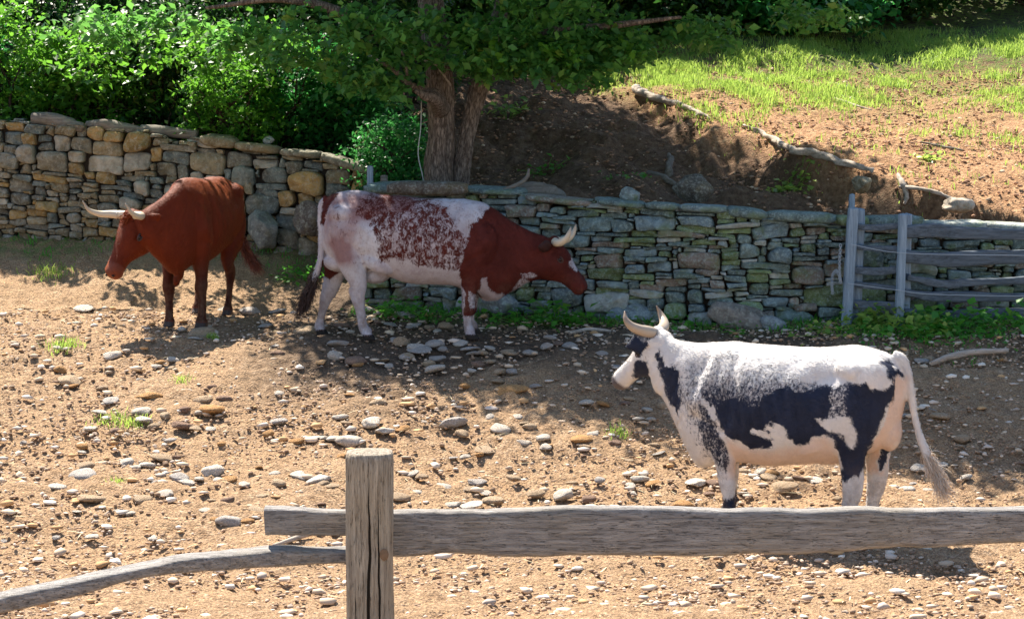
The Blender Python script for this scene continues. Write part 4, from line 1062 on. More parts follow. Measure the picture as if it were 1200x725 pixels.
def eye_obj(H, ax, side, mat, parent, k=1.0, a=.172, z=-.058):
    body = [c_ for c_ in parent.children if c_.name.startswith('body')][0]; n = len(body.data.vertices); V = np.zeros(n * 3); body.data.vertices.foreach_get('co', V); V = V.reshape(-1, 3)
    h, l, u = ax; o = np.asarray(H(a, 0, z)); L = V - o; A = L @ h; B_ = L @ u; S_ = (L @ l) * side
    m = (np.hypot(A, B_) < .016 * k) & (S_ > .02); sm = S_[m].max() if m.any() else .09
    Vv, F = ico(3); R = np.stack(ax, 1); c = o + l * side * (sm - .010)
    e = mesh_obj('eye', (Vv * np.array([.021, .015, .016]) * k) @ R.T, F, mat, parent, None, True); e.location = Vector(c)
    # lids: a rim around the eyeball
    th = np.linspace(0, 2 * math.pi, 25)
    ring = np.array([c + (h * math.cos(t) * .028 + u * (math.sin(t) * (.020 if math.sin(t) > 0 else .017)) + l * side * (.010 - .006 * math.cos(t) ** 2)) * k for t in th])
    V2, F2 = tube(ring, [.0065 * k] * 25, 8, 72); mesh_obj('eyelid', V2, F2, LID_M, parent, None, True)
    # nostril
    o = np.asarray(H(.503, 0, -.066)); L = V - o; m = (np.hypot(L @ l * side - .040 * k, L @ u) < .014 * k) & (L @ h > -.03 * k); ah = (L @ h)[m].max() if m.any() else .01
    cc = o + l * side * .040 * k + h * (ah - .004)
    nn = mesh_obj('nostril', (Vv * np.array([.009, .015, .010]) * k) @ R.T, F, NOSE_M, parent, None, True); nn.location = Vector(cc); nn.rotation_euler = (0, 0, 0)
    return e
LID_M = m_plain('eyelid_skin', (.05, .025, .02), .5, .3); NOSE_M = m_plain('nostril_dark', (.012, .008, .008), .6, .2)
def noisefield(V, f, seed, o=4): return fbm(V[:, 0] * f, V[:, 1] * f, V[:, 2] * f, octv=o, seed=seed)
EYE_M = m_plain('eye_dark', (.012, .008, .006), .22, .35)
def m_horn(name, base, tip):
    m, nt, b, o = new_mat(name); q = NT(nt); at = q.sep(q.attr('tint'))
    n = q.noise(q.coord('Object'), 40, 4, .6)
    col = q.mix(q.ramp(at[0], [(.55, 0.0), (.98, 1.0)]), base, tip); col = q.mix(q.math('MULTIPLY', n, .35), col, tuple(x * .5 for x in base))
    nt.links.new(col, b.inputs['Base Color']); b.inputs['Roughness'].default_value = .38; b.inputs['Specular IOR Level'].default_value = .45; return m
HORN_P = m_horn('horn_pale', (.62, .52, .38), (.35, .30, .25)); HORN_D = m_horn('horn_cream', (.42, .34, .26), (.16, .11, .08))

# ---- roan cow, side on, facing right
pr = Pose((P(468, 396, 19.35).x, 19.35, 0), math.radians(-5)); pr.O.z = g1(pr.O.x, 19.35) + .01
roan = tag(empty('cow', pr.O, pr.yaw), 'roan cow with red-brown head and speckled white flank, facing right in the shade', 'cow')
T = pr.T
tr = []
for px, t, b_, hw in [(377, 252, 268, .04), (379.5, 241, 288, .09), (385, 231, 300, .15), (395, 226, 308, .20), (412, 223.5, 313, .25), (430, 225, 316, .275), (450, 228, 321, .29), (477, 230.5, 331, .305), (505, 232.5, 333, .315),
                      (530, 233, 335, .30), (550, 234, 340, .265), (566, 238, 348, .23), (580, 246, 352, .19), (592, 254, 346, .155), (606, 262, 338, .13), (622, 270, 330, .115), (638, 276, 326, .10), (650, 284, 318, .07)]:
    x, zt = T(px, t); _, zb = T(px, b_); tr.append((x, 0, zt, zb, hw))
parts = [trunk(tr)]
pollx, pollz = T(650, 281)
hp, H1, ax1 = head_parts((pollx, 0, pollz), math.radians(-4), math.radians(51), 1.0, 0, 1.20)
parts += hp
def gl(pose, X, Y):
    w = pose.O + pose.f * X + pose.l * Y; return g1(w.x, w.y) - pose.O.z
def leg_px(pose, js, yl, flat=.72):
    L = []
    for j in js:
        x, z = pose.T(j[0], j[1], yl); y = j[3] * (1 if yl > 0 else -1) if len(j) > 3 else yl
        L.append([x, z, j[2], y])
    gr = gl(pose, L[-1][0], yl) + .012; dz = gr + .075 - L[-1][1]
    z0, z1 = L[0][1], L[-1][1]
    for q in L:
        t = min(1, max(0, (z0 - q[1]) / (z0 - z1))); q[1] += dz * t
    return leg_parts(L, yl, flat, gr)
parts += leg_px(pr, [(404, 262, .17, .13), (408, 288, .165, .14), (414, 310, .125, .165), (420, 332, .082), (419, 346, .066), (422, 360, .048), (424.5, 376, .040), (427, 386, .045), (430, 390, .042)], -.165, .66)
parts += leg_px(pr, [(396, 262, .16, .12), (396, 288, .155, .13), (394, 312, .115, .15), (390, 332, .078), (383, 345, .064), (379, 358, .046), (376, 370, .038), (374, 379, .043), (375, 383, .041)], .165, .66)
parts += leg_px(pr, [(560, 285, .155, .12), (557, 312, .125, .14), (551, 332, .090), (549, 350, .064), (548.5, 366, .056), (548, 378, .036), (549, 388, .040), (551, 393, .039)], -.14, .74)
parts += leg_px(pr, [(564, 285, .155, .12), (562, 312, .12, .14), (556, 332, .085), (553, 350, .060), (552, 364, .052), (551, 374, .034), (551, 383, .039), (553, 387, .038)], .14, .74)
for sg in (-1, 1):
    x, z = T(408, 250); parts.append(ell((x, sg * .13, z), (.17, .12, .11)))            # hip
    x, z = T(384, 252); parts.append(ell((x, sg * .09, z), (.05, .05, .06)))            # pin
    x, z = T(566, 290); parts.append(ell((x, sg * .15, z), (.15, .10, .24), (0, .3, 0)))    # shoulder
    x, z = T(445, 306); parts.append(ell((x, sg * .19, z), (.17, .07, .08), (0, .5, 0)))    # flank
x, z = T(398, 306); parts.append(ell((x + .02, 0, z), (.16, .13, .10)))                 # rear between legs
x, z = T(440, 322); parts.append(ell((x, 0, z), (.13, .12, .075)))                      # udder
x, z = T(572, 340); parts.append(ell((x, 0, z), (.10, .06, .10), (0, -.4, 0)))          # brisket
x, z = T(600, 332); parts.append(ell((x, 0, z), (.13, .03, .05), (0, -.35, 0)))         # dewlap
parts.append(ear_part(H1, -1, (-.07, .13, -.06), w=.062)); parts.append(ear_part(H1, 1, (-.07, .13, -.06), w=.062))
tl = [T(384, 231) + (0,), T(377.5, 240) + (0,), T(376, 258) + (0,), T(376.5, 280) + (0,), T(376, 300) + (0,), T(373, 316) + (0,), T(367, 330) + (0,)]
tp = [(a, .0, z) for a, z, _ in tl]; parts.append(tube(tp, [.035, .032, .028, .024, .024, .026, .02], 12, 40))
def pj(pose, pts, yl): return [pose.T(a, b, yl) for a, b in pts]
def paint_roan(V, N):
    X, Z = V[:, 0], V[:, 2]; yl = -.2
    WX = X + .022 * noisefield(V, 9, 61, 3); WZ = Z + .022 * noisefield(V, 9, 62, 3)
    R = np.full(len(V), .0); G = np.full(len(V), .25); B = np.full(len(V), .25); A = np.zeros(len(V))
    sd = lambda pts: poly_sd(WX, WZ, pj(pr, pts, yl))
    solid = sd([(574, 236), (566, 250), (556, 262), (549, 280), (543, 300), (540, 318), (541, 335), (545, 345), (543, 372), (560, 372), (562, 340), (570, 332), (578, 342), (590, 346), (612, 329), (640, 340), (700, 380), (720, 260), (640, 240)])
    R = np.maximum(R, .5 + solid / .05)
    speck = sd([(430, 226), (480, 228), (512, 234), (540, 262), (556, 262), (549, 290), (541, 313), (500, 312), (470, 306), (452, 304), (450, 280), (438, 262), (420, 250)])
    s_ = .5 + speck / .16 + .22 * fbm(X * 7, Z * 4 + X * 3, octv=4, seed=5)
    s_ = np.minimum(s_, .56); R = np.where(solid > -.0, R, np.maximum(R, s_)); 
    wash = sd([(384, 230), (470, 226), (500, 238), (480, 262), (440, 285), (418, 312), (393, 305), (380, 270)])
    G = np.clip(.6 + wash / .14, 0, 1) * 1.0 * (.8 + .7 * noisefield(V, 4, 4, 4)); G = np.maximum(G, .2 + .15 * noisefield(V, 6, 6, 3)); G = np.maximum(G, .45 * np.clip(.6 + speck / .1, 0, 1))
    w2 = sd([(425, 262), (448, 266), (450, 300), (430, 322), (418, 330), (420, 290)]); G = np.where(w2 > -.07, G * np.clip(.5 - w2 / .14, .15, 1), G)
    white = sd([(516, 231), (566, 236), (569, 244), (556, 256), (548, 275), (536, 262), (524, 244), (508, 236)]); R = np.where(solid < 0, R * (1 - np.clip(.6 + white / .06, 0, 1)) + (.24 + .1 * noisefield(V, 8, 55, 3)) * np.clip(.6 + white / .06, 0, 1), R)
    fleck = sd([(384, 228), (430, 226), (450, 300), (425, 320), (400, 312), (383, 290)]); R = np.where(solid < 0, np.maximum(R, .30 * np.clip(.5 + fleck / .1, 0, 1) + .10 * noisefield(V, 5, 21, 3)), R); FL = fleck > -.03
    tail = sd([(376, 250), (374, 232), (385, 226), (394, 228), (384, 240), (380, 262), (374, 266)]); R = np.maximum(R, .5 + tail / .04)
    patch = poly_sd(X, Z, pj(pr, [(380, 303), (396, 303), (405, 312), (405, 316), (396, 320), (388, 327), (378, 322)], .15)); R = np.where(V[:, 1] > -.02, np.maximum(R, .5 + patch / .04), R)
    bel = sd([(443, 309), (480, 313), (541, 316), (545, 345), (480, 345), (440, 322)]); inb = np.clip(.5 + bel / .06, 0, 1); R = np.where(solid < 0, R * (1 - inb), R)
    G = G * (1 - inb) + .38 * inb
    kw = sd([(537, 340), (541, 342), (543, 372), (538, 374)]); R = np.where(kw > -.01, .45, R)
    kw = sd([(541, 374), (556, 374), (556, 391), (541, 391)]); R = np.where(kw > -.015, np.minimum(R, .5 - kw / .04), R)
    kw = sd([(563, 343), (566, 328), (571, 326), (572, 337), (584, 345), (588, 347), (584, 352), (563, 356)]); R = np.where(kw > -.02, np.minimum(R, .5 - kw / .04), R); G = np.where(kw > 0, .5, G)
    fs = sd([(549, 340), (556, 344), (558, 362), (553, 362)]); R = np.where(fs > -.01, .47, R)
    thr = sd([(609, 323), (626, 321), (631, 326), (613, 329)]); R = np.where(thr > -.0, .35, R)
    B = np.where((speck > -.12) & (solid < .02), .75, .30); B = np.where(FL & (speck < -.05), .5, B)
    # head: white on nose bridge
    Lr = (V - np.asarray(H1(0, 0, 0))) @ np.stack(ax1, 1); nb = np.hypot((Lr[:, 0] - .28) * .55, (Lr[:, 2] - .0) * 1.0) + .012 * noisefield(V, 16, 12, 3)
    blaze = (nb < .036) & (X > pollx - .05)
    earm = (np.abs(Lr[:, 1]) > .135) & (Lr[:, 2] > -.20) & (X > pollx - .25)
    c = H1(.52, 0, -.07); d = np.linalg.norm(V - c, axis=1); A = np.maximum(A, np.clip(1 - d / .075, 0, 1) * .45)
    for sgn in (1, -1):
        c = H1(.05, sgn * .16, -.10); d = np.linalg.norm(V - c, axis=1); A = np.maximum(A, np.clip(1.2 - d / .07, 0, .5) * ((N @ ax1[0]) > -.3) * .0)
    w = np.array([0, 0, 0]); gzl = gz(pr.O.x + pr.f.x * X + pr.l.x * V[:, 1], pr.O.y + pr.f.y * X + pr.l.y * V[:, 1]) - pr.O.z
    A = np.maximum(A, sstep(.085, .06, Z - gzl)); R = np.where(X > .95, np.maximum(R, .5), R)
    R = np.where(V[:, 0] > pollx - .15, np.where(R > .44, np.maximum(R, .8), R), R)
    R = np.where(blaze, .40, R); B = np.where(blaze, .5, B); A = np.where(earm, .42, A)
    return np.stack([R, G, B, A], 1)
MR = m_coat('coat_roan', (.66, .66, .71), (.30, .185, .185), (.075, .015, .011), (.03, .025, .022), (.045, .02, .018), 1.1, 22, 0.0, (.26, .15, .15), spec=.10)
dn = [(H1(.17, s * .115, -.062), .022, .012) for s in (1, -1)] + [(H1(.505, s * .05, -.06), .014, .014) for s in (1, -1)]
merge_body('body', parts, MR, roan, paint_roan, dents=dn, sculpt=make_sculpt(-.46, .70))
for s in (-1, 1):
    horn_obj(H1, s, [(.015, .055, .0), (.035, .11, .015), (.06, .155, .06), (.06, .18, .12), (.035, .185, .175), (.005, .175, .215)], [.037, .036, .033, .027, .017, .004], HORN_P, roan)
    eye_obj(H1, ax1, s, EYE_M, roan, 1.08)
hair_dark = m_plain('tail_hair_brown', (.05, .03, .025), .6, .3)
strands('tail_switch', [(a, .0, z) for a, z in [T(371, 318), T(366, 332), T(360, 345), T(355, 356)]], .035, 900, .13, .04, hair_dark, roan, 3)

# ---- white and black cow, facing left
pwh = Pose((P(925, 620, 15.2).x, 15.2, 0), math.radians(180 - 20)); pwh.O.z = g1(pwh.O.x, 15.2) + .01
wc = tag(empty('cow', pwh.O, pwh.yaw), 'white cow with black patches on flank and thigh, facing left behind the foreground rail', 'cow')
T = pwh.T; tr = []
for px, t, b_, hw in [(1061, 446, 470, .03), (1057, 432, 492, .08), (1050, 421, 512, .14), (1040, 414, 522, .20), (1024, 409, 530, .25), (1003, 405, 535, .28), (975, 407, 540, .295), (945, 407, 543, .315), (915, 405.5, 545, .33),
                      (885, 403, 542, .33), (860, 400.5, 540, .29), (840, 401.5, 543, .25), (822, 402, 546, .205), (808, 401.5, 528, .165), (797, 400, 504, .135), (787, 397, 481, .112), (777, 393, 466, .10), (768, 391, 458, .09), (762, 396, 440, .06)]:
    x, zt = T(px, t); _, zb = T(px, b_); tr.append((x, 0, zt, zb, hw))
tr = np.array(tr); k_ = np.clip((tr[:, 0] - .72) / .5, 0, 1); tr[:, 1] = -.06 * k_ ** 2
parts = [trunk(tr)]
wpx, wpz = T(767, 390)
hp, H2, ax2 = head_parts((wpx, -.05, wpz), math.radians(-14), math.radians(41), 1.0)
parts += hp
parts += leg_px(pwh, [(838, 470, .15, .12), (843, 503, .118, .145), (848, 527, .088), (851, 548, .064), (852.5, 563, .058), (854, 577, .040), (855, 592, .044), (856, 598, .042)], .15, .74)
parts += leg_px(pwh, [(846, 470, .15, .12), (850, 500, .11, .145), (855, 524, .082), (857, 545, .058), (857, 560, .050), (857, 572, .036), (857, 586, .041), (857, 592, .04)], -.15, .74)
parts += leg_px(pwh, [(1018, 440, .185, .13), (1014, 470, .18, .14), (1006, 500, .145, .17), (1000, 525, .108), (999, 545, .085), (1000, 566, .074), (998, 582, .062), (994, 598, .045), (992, 612, .046), (990, 619, .043)], .17, .66)
parts += leg_px(pwh, [(1030, 450, .175, .13), (1036, 475, .155, .14), (1034, 500, .12, .16), (1030, 525, .095), (1028, 545, .08), (1028, 564, .072), (1026, 580, .060), (1023, 595, .044), (1021, 608, .045), (1020, 614, .042)], -.17, .66)
for sg in (-1, 1):
    x, z = T(1003, 432); parts.append(ell((x, sg * .15, z), (.15, .11, .09)))
    x, z = T(1046, 436); parts.append(ell((x, sg * .10, z), (.06, .05, .07)))
    x, z = T(835, 468); parts.append(ell((x, sg * .15, z), (.15, .10, .23), (0, .3, 0)))
    x, z = T(960, 512); parts.append(ell((x, sg * .19, z), (.17, .07, .09), (0, .5, 0)))
x, z = T(1042, 500); parts.append(ell((x, 0, z), (.09, .12, .17)))
x, z = T(970, 532); parts.append(ell((x, 0, z), (.15, .12, .07)))
x, z = T(825, 532); parts.append(ell((x, 0, z), (.08, .07, .09), (0, -.4, 0)))
parts.append(ear_part(H2, 1, (.11, .18, .07), w=.080, base=(.025, .09, -.05))); parts.append(ear_part(H2, -1, (.11, .18, .07), w=.080, base=(.025, .09, -.05)))
tpx = [(1046, 417), (1056, 421), (1063, 436), (1067, 460), (1071, 485), (1077, 508), (1084, 527), (1090, 542)]
tp = [(T(a, b)[0], .0, T(a, b)[1]) for a, b in tpx]; parts.append(tube(tp, [.045, .042, .034, .030, .027, .026, .028, .022], 12, 50))
def paint_white(V, N):
    X, Z = V[:, 0], V[:, 2]; yl = .24
    WX = X + .030 * noisefield(V, 9, 71, 5); WZ = Z + .030 * noisefield(V, 9, 72, 5)
    sd = lambda pts, y=yl: poly_sd(WX, WZ, pj(pwh, pts, y))
    R = np.zeros(len(V)); G = np.full(len(V), .04); B = np.full(len(V), .16); A = np.zeros(len(V))
    big = .02 * noisefield(V, 22, 95, 3) + sd([(826, 420), (846, 416), (866, 420), (880, 428), (905, 428), (925, 434), (945, 448), (958, 447), (975, 452), (985, 452), (1000, 450), (1020, 452), (1040, 452), (1051, 444), (1050, 456), (1038, 474), (1030, 490), (1020, 512), (1015, 535), (1010, 553), (998, 560), (986, 567), (983, 545), (980, 525), (972, 507), (953, 512), (936, 518), (925, 508), (918, 500), (909, 494), (899, 500),
              (908, 520), (903, 527), (890, 525), (873, 517), (853, 510), (843, 495), (838, 478), (826, 466), (819, 448)])
    grey = sd([(812, 400), (850, 400), (905, 415), (950, 425), (985, 445), (955, 466), (925, 462), (905, 472), (880, 482), (860, 474), (843, 484), (812, 470)])
    b_ = .5 + big / .05
    gm = np.clip(.5 + grey / .10, 0, 1); b_ = np.where(big > 0, b_ * (1 - gm) + (.44 + .42 * np.clip((1.12 - Z) / .38, -.1, 1)) * gm, b_)
    R = np.maximum(R, b_); B = np.maximum(B, .55 * gm * (big > -.05)); B = np.maximum(B, .34 * (big > -.03))
    win = sd([(956, 487), (972, 490), (986, 482), (999, 486), (998, 498), (1004, 512), (998, 526), (990, 519), (980, 505), (966, 500)]); R = np.where(win > -.05, np.minimum(R, .5 - win / .06), R); B = np.where(np.abs(win) < .06, .5, B)
    win = sd([(981, 448), (988, 452), (985, 468), (990, 480), (984, 492), (974, 490), (979, 474), (977, 462)]); R = np.where(win > -.03, np.minimum(R, .56), R); B = np.where(win > -.04, .8, B)
    win = sd([(948, 432), (962, 424), (976, 430), (978, 446), (966, 452), (953, 446)]); R = np.where((win > -.02), np.minimum(R, .46 - win / .04), R)
    win = sd([(882, 496), (896, 502), (905, 510), (898, 512), (886, 504)]); R = np.where(win > -.03, np.minimum(R, .47 - win / .03), R); B = np.where(win > -.03, .4, B)
    sh = sd([(818, 470), (830, 480), (838, 496), (846, 515), (852, 548), (846, 556), (838, 545), (833, 530), (822, 516), (816, 500), (822, 492)]); R = np.maximum(R, np.minimum(.5 + sh / .05, .62)); B = np.where(sh > -.07, .55, B)
    sp = sd([(797, 425), (826, 425), (826, 480), (838, 500), (842, 560), (826, 540), (806, 500), (792, 470)]); R = np.where(sp > -.04, np.maximum(R, .36 + .10 * np.clip(sp / .06, -1, 1)), R); B = np.where((sp > -.04) & (R < .7), .6, B)
    neck = sd([(768, 410), (776, 418), (780, 435), (790, 455), (800, 470), (797, 482), (792, 478), (784, 468), (776, 460), (772, 440), (767, 425)], .1); R = np.maximum(R, np.minimum(.5 + neck / .05 + .03, .72)); B = np.where(neck > -.06, .6, B)
    n2 = sd([(790, 425), (800, 450), (802, 474), (794, 470), (782, 440)], .12); R = np.where(n2 > -.03, np.maximum(R, .47 + n2 / .3), R); B = np.where(n2 > -.03, .5, B)
    # head: dark jaw side, grey muzzle, ears, poll
    Hm = np.stack(ax2, 1); L = (V - H2(0, 0, 0)) @ Hm
    inh = (L[:, 0] > .02) & (X > wpx - .10)
    jaw = .070 - np.hypot((L[:, 0] - .24) * .62 + .3 * (L[:, 2] + .16), (L[:, 2] + .16) * .95) + .022 * noisefield(V, 14, 90, 3); R = np.where(inh, np.maximum(R, .5 + jaw / .05), R)
    A = np.maximum(A, np.clip((L[:, 0] - .455) / .07, 0, .4) * inh)
    ear = (np.abs(L[:, 1]) > .125) & (X > wpx - .22); R = np.where(ear, 1.0, R); B = np.where(ear, .05, B)
    ey = np.hypot(L[:, 0] - .165, L[:, 2] + .06); R = np.where(inh & (ey < .030) & (np.abs(L[:, 1]) > .06), .62, R)
    pol = sd([(757, 394), (762, 386), (784, 386), (786, 392), (775, 395)], .0); 
    R = np.where((L[:, 0] < .05) & (L[:, 0] > -.10) & (np.abs(L[:, 1]) > .05) & (L[:, 2] > -.04) & (X > wpx - .12), .55, R)
    # tail head, thigh of the far leg, knees
    th = sd([(1034, 424), (1044, 424), (1052, 434), (1057, 446), (1052, 446), (1044, 434)], .12); R = np.maximum(R, .5 + th / .04)
    fl = sd([(1036, 509), (1050, 502), (1048, 522), (1040, 545), (1034, 548), (1036, 528)], -.17); R = np.where(V[:, 1] < -.02, np.maximum(R * (big < -.02), .5 + fl / .03), R)
    R = np.where((V[:, 1] < 0) & (X < -.4) & (Z < .95) & (V[:, 1] > -.12), np.minimum(R, .3), R)
    kn = sd([(846, 583), (866, 583), (866, 606), (842, 606)], .15); R = np.where(X > .1, np.maximum(R, .52 + kn / .06), R)
    bel = sd([(853, 512), (880, 522), (905, 530), (935, 520), (953, 512), (972, 508), (980, 530), (985, 560), (850, 560)], .2); ib = np.clip(.4 + bel / .08, 0, 1); G = np.maximum(G, ib * .85); 
    rr = sd([(1050, 440), (1060, 440), (1062, 500), (1030, 560), (1012, 552), (1022, 510), (1038, 478)], .05); ir = np.clip(.5 + rr / .05, 0, 1) * (V[:, 1] < .17); G = np.maximum(G, ir * .9); R = R * (1 - .8 * ir * (V[:, 1] < .12))
    gzl = gz(pwh.O.x + pwh.f.x * X + pwh.l.x * V[:, 1], pwh.O.y + pwh.f.y * X + pwh.l.y * V[:, 1]) - pwh.O.z
    R = np.where((V[:, 1] < -.05) & (X < -.5), np.maximum(R, .5 + fl / .03), R); G = np.where((V[:, 1] < -.05) & (fl > -.01), 0, G)
    A = np.maximum(A, sstep(.085, .06, Z - gzl))
    tail = X < tp[2][0] - .03; R = np.where(tail & (Z < tp[0][2]) & (np.abs(V[:, 1]) < .05) & (X < -.83), .05, R)
    return np.stack([R, G, B, A], 1)
MW = m_coat('coat_white_black', (.86, .83, .80), (.84, .63, .49), (.014, .020, .042), (.03, .025, .022), (.10, .085, .09), 1.1, 48)
dn = [(H2(.17, s * .115, -.062), .022, .012) for s in (1, -1)] + [(H2(.505, s * .05, -.06), .014, .014) for s in (1, -1)]
merge_body('body', parts, MW, wc, paint_white, dents=dn, sculpt=make_sculpt(-.50, .55))
for s in (-1, 1):
    horn_obj(H2, s, [(.0, .05, .0), (.0, .11, .02), (.008, .18, .05), (.016, .235, .10), (.012, .25, .16), (-.008, .23, .215)], [.044, .043, .039, .031, .020, .004], HORN_D, wc)
    eye_obj(H2, ax2, s, EYE_M, wc, 1.0)
hair_w = m_plain('tail_hair_cream', (.62, .52, .42), .6, .3)
strands('tail_switch', [(T(a, b)[0], .0, T(a, b)[1]) for a, b in [(1085, 528), (1090, 540), (1097, 555), (1102, 566)]], .030, 1100, .12, .02, hair_w, wc, 4, .003)

# ---- red-brown cow, three quarter view with lowered head
yw = math.radians(-101); prd = Pose((-2.99, 20.50, 0), yw); prd.O.z = g1(-2.97, 20.5) + .01
rc = tag(empty('cow', prd.O, yw), 'all red-brown cow with long pale horns, head lowered to the left', 'cow')
tr = [(-.82, 0, 1.16, 1.00, .07), (-.78, 0, 1.27, .86, .155), (-.66, 0, 1.315, .74, .225), (-.48, 0, 1.35, .68, .255), (-.25, 0, 1.35, .62, .27), (0, 0, 1.35, .57, .29), (.2, 0, 1.365, .55, .275), (.36, 0, 1.375, .55, .24), (.50, 0, 1.365, .54, .205),
      (.62, -.01, 1.33, .50, .17), (.73, -.04, 1.27, .50, .14), (.83, -.09, 1.21, .60, .12), (.92, -.15, 1.15, .70, .108), (1.0, -.21, 1.09, .78, .098), (1.05, -.25, 1.03, .84, .07)]
parts = [trunk(tr)]
pw_ = prd.loc(P(154, 251, 19.62))
hp, H3, ax3 = head_parts((pw_.x, pw_.y, pw_.z), math.radians(-29), math.radians(57), 1.15, 0, 1.06)
parts += hp
def leg_m(pose, js, yl, flat=.72):
    gr = gl(pose, js[-1][0], yl) + .012; L = []
    for j in js: L.append([j[0], j[1], j[2], (j[3] * (1 if yl > 0 else -1) if len(j) > 3 else yl)])
    for q in L: q[1] += gr * (1 - q[1] / 1.2)
    return leg_parts(L, yl, flat, gr)
for sg, dx in ((1, .0), (-1, .06)):
    parts += leg_m(prd, [(.48, .95, .16, .13), (.47, .76, .135, .15), (.46 + dx * .5, .60, .088), (.45 + dx, .47, .064), (.455 + dx, .385, .066), (.45 + dx, .33, .052), (.445 + dx, .23, .040), (.45 + dx, .13, .046), (.46 + dx, .085, .043)], sg * .15, .8)
for sg, dx in ((1, .24), (-1, .24)):
    parts += leg_m(prd, [(-.58, 1.0, .17, .12), (-.56, .82, .165, .14), (-.50 + dx * .5, .66, .12, .155), (-.55 + dx, .52, .080), (-.625 + dx, .43, .062), (-.62 + dx, .36, .056), (-.59 + dx, .26, .042), (-.56 + dx, .13, .046), (-.54 + dx, .085, .043)], sg * .155, .68)
for sg in (-1, 1):
    parts.append(ell((-.50, sg * .15, 1.20), (.14, .10, .09)))
    parts.append(ell((.48, sg * .14, .92), (.14, .10, .26), (0, .25, 0))); parts.append(ell((-.3, sg * .16, .80), (.15, .07, .09), (0, .5, 0)))
parts.append(ell((.62, -.01, .56), (.10, .055, .13))); parts.append(ell((.66, -.02, .44), (.05, .028, .06)))
parts.append(ear_part(H3, 1, (-.09, .15, -.02), w=.046, base=(.04, .095, -.05))); parts.append(ear_part(H3, -1, (-.09, .15, -.02), w=.046, base=(.04, .095, -.05)))
tw = [Vector(q) for q in [(-.66, 0, 1.20), (-.78, 0, 1.17), (-.835, .01, 1.05), (-.845, .05, .90), (-.85, .11, .74), (-.86, .17, .60)]]
old_tail = [Vector(q) for q in [(270, 224, 21.15), (276, 236, 21.27), (281, 262, 21.3), (288, 285, 21.3), (294, 300, 21.3), (300, 312, 21.3)]]
parts.append(tube([tuple(q) for q in tw], [.025, .030, .03, .027, .026, .02], 12, 40))
def paint_red(V, N):
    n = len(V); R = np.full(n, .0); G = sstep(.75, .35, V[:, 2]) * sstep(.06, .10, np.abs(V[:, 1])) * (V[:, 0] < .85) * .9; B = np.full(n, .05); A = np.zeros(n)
    Hm = np.stack(ax3, 1); L = (V - H3(0, 0, 0)) @ Hm
    inh = V[:, 0] > .8
    A = np.where(inh, np.clip((L[:, 0] - .475) / .06, 0, .40), 0)
    gzl = gz(prd.O.x + prd.f.x * V[:, 0] + prd.l.x * V[:, 1], prd.O.y + prd.f.y * V[:, 0] + prd.l.y * V[:, 1]) - prd.O.z
    A = np.maximum(A, sstep(.085, .06, V[:, 2] - gzl))
    return np.stack([R, G, B, A], 1)
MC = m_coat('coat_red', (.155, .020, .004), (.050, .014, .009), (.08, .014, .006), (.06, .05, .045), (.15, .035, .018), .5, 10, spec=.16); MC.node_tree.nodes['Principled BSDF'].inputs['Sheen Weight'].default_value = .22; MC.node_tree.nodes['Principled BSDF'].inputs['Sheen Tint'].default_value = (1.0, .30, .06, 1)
dn = [(H3(.17, s * .115, -.062), .022, .012) for s in (1, -1)] + [(H3(.505, s * .05, -.06), .016, .018) for s in (1, -1)]
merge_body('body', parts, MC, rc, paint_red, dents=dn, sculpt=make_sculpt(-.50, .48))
for s in (-1, 1):
    horn_obj(H3, s, [(.01, .06, .0), (.015, .13, .01), (.04, .19, .055), (.075, .235, .12), (.090, .26, .205), (.062, .26, .29)], [.040, .039, .035, .028, .018, .004], HORN_P, rc)
    eye_obj(H3, ax3, s, EYE_M, rc, 1.15)
strands('tail_switch', [tuple(q) for q in [tw[4], tw[5], Vector((-.87, .23, .50))]], .030, 800, .15, .02, m_plain('tail_hair_red', (.16, .05, .03), .6, .3), rc, 5)
r3 = np.random.default_rng(12)
tuft = [tuple(H3(.02 + .05 * t, .0, .03)) for t in (0, .5, 1)]
strands('forelock', tuft, .03, 260, .03, .01, m_plain('forelock_hair', (.24, .045, .012), .6, .3), rc, 6, .004, spread=.018)

# ------------------------------------------------------------------ vegetation
def leaves(C, size, rr, up=.5, aspect=.55, jitter=.55, bias=None):
    """folded leaf (2 quads' worth as 2 tris) at every row of C -> V, F, colour"""
    n = len(C); nrm = rr.normal(size=(n, 3)); nrm[:, 2] = np.abs(nrm[:, 2]) + up; nrm /= np.linalg.norm(nrm, axis=1)[:, None]
    d = rr.normal(size=(n, 3)); d[:, 2] -= .5; d -= nrm * np.sum(d * nrm, axis=1)[:, None]; d /= np.linalg.norm(d, axis=1)[:, None] + 1e-9
    s = np.cross(nrm, d); L = (size * rr.uniform(1 - jitter, 1 + jitter, n))[:, None]
    W = L * aspect * .5
    a = C; t = C + d * L; m = C + d * L * .42
    l = m + s * W + nrm * L * .10; r_ = m - s * W + nrm * L * .10
    V = np.stack([a, l, t, r_], 1).reshape(-1, 3); i = np.arange(n) * 4
    F = np.concatenate([np.stack([i, i + 2, i + 1], 1), np.stack([i, i + 3, i + 2], 1)])
    col = np.repeat(rr.random((n, 1)), 4, axis=0) * np.ones((1, 3))
    return V, F, col
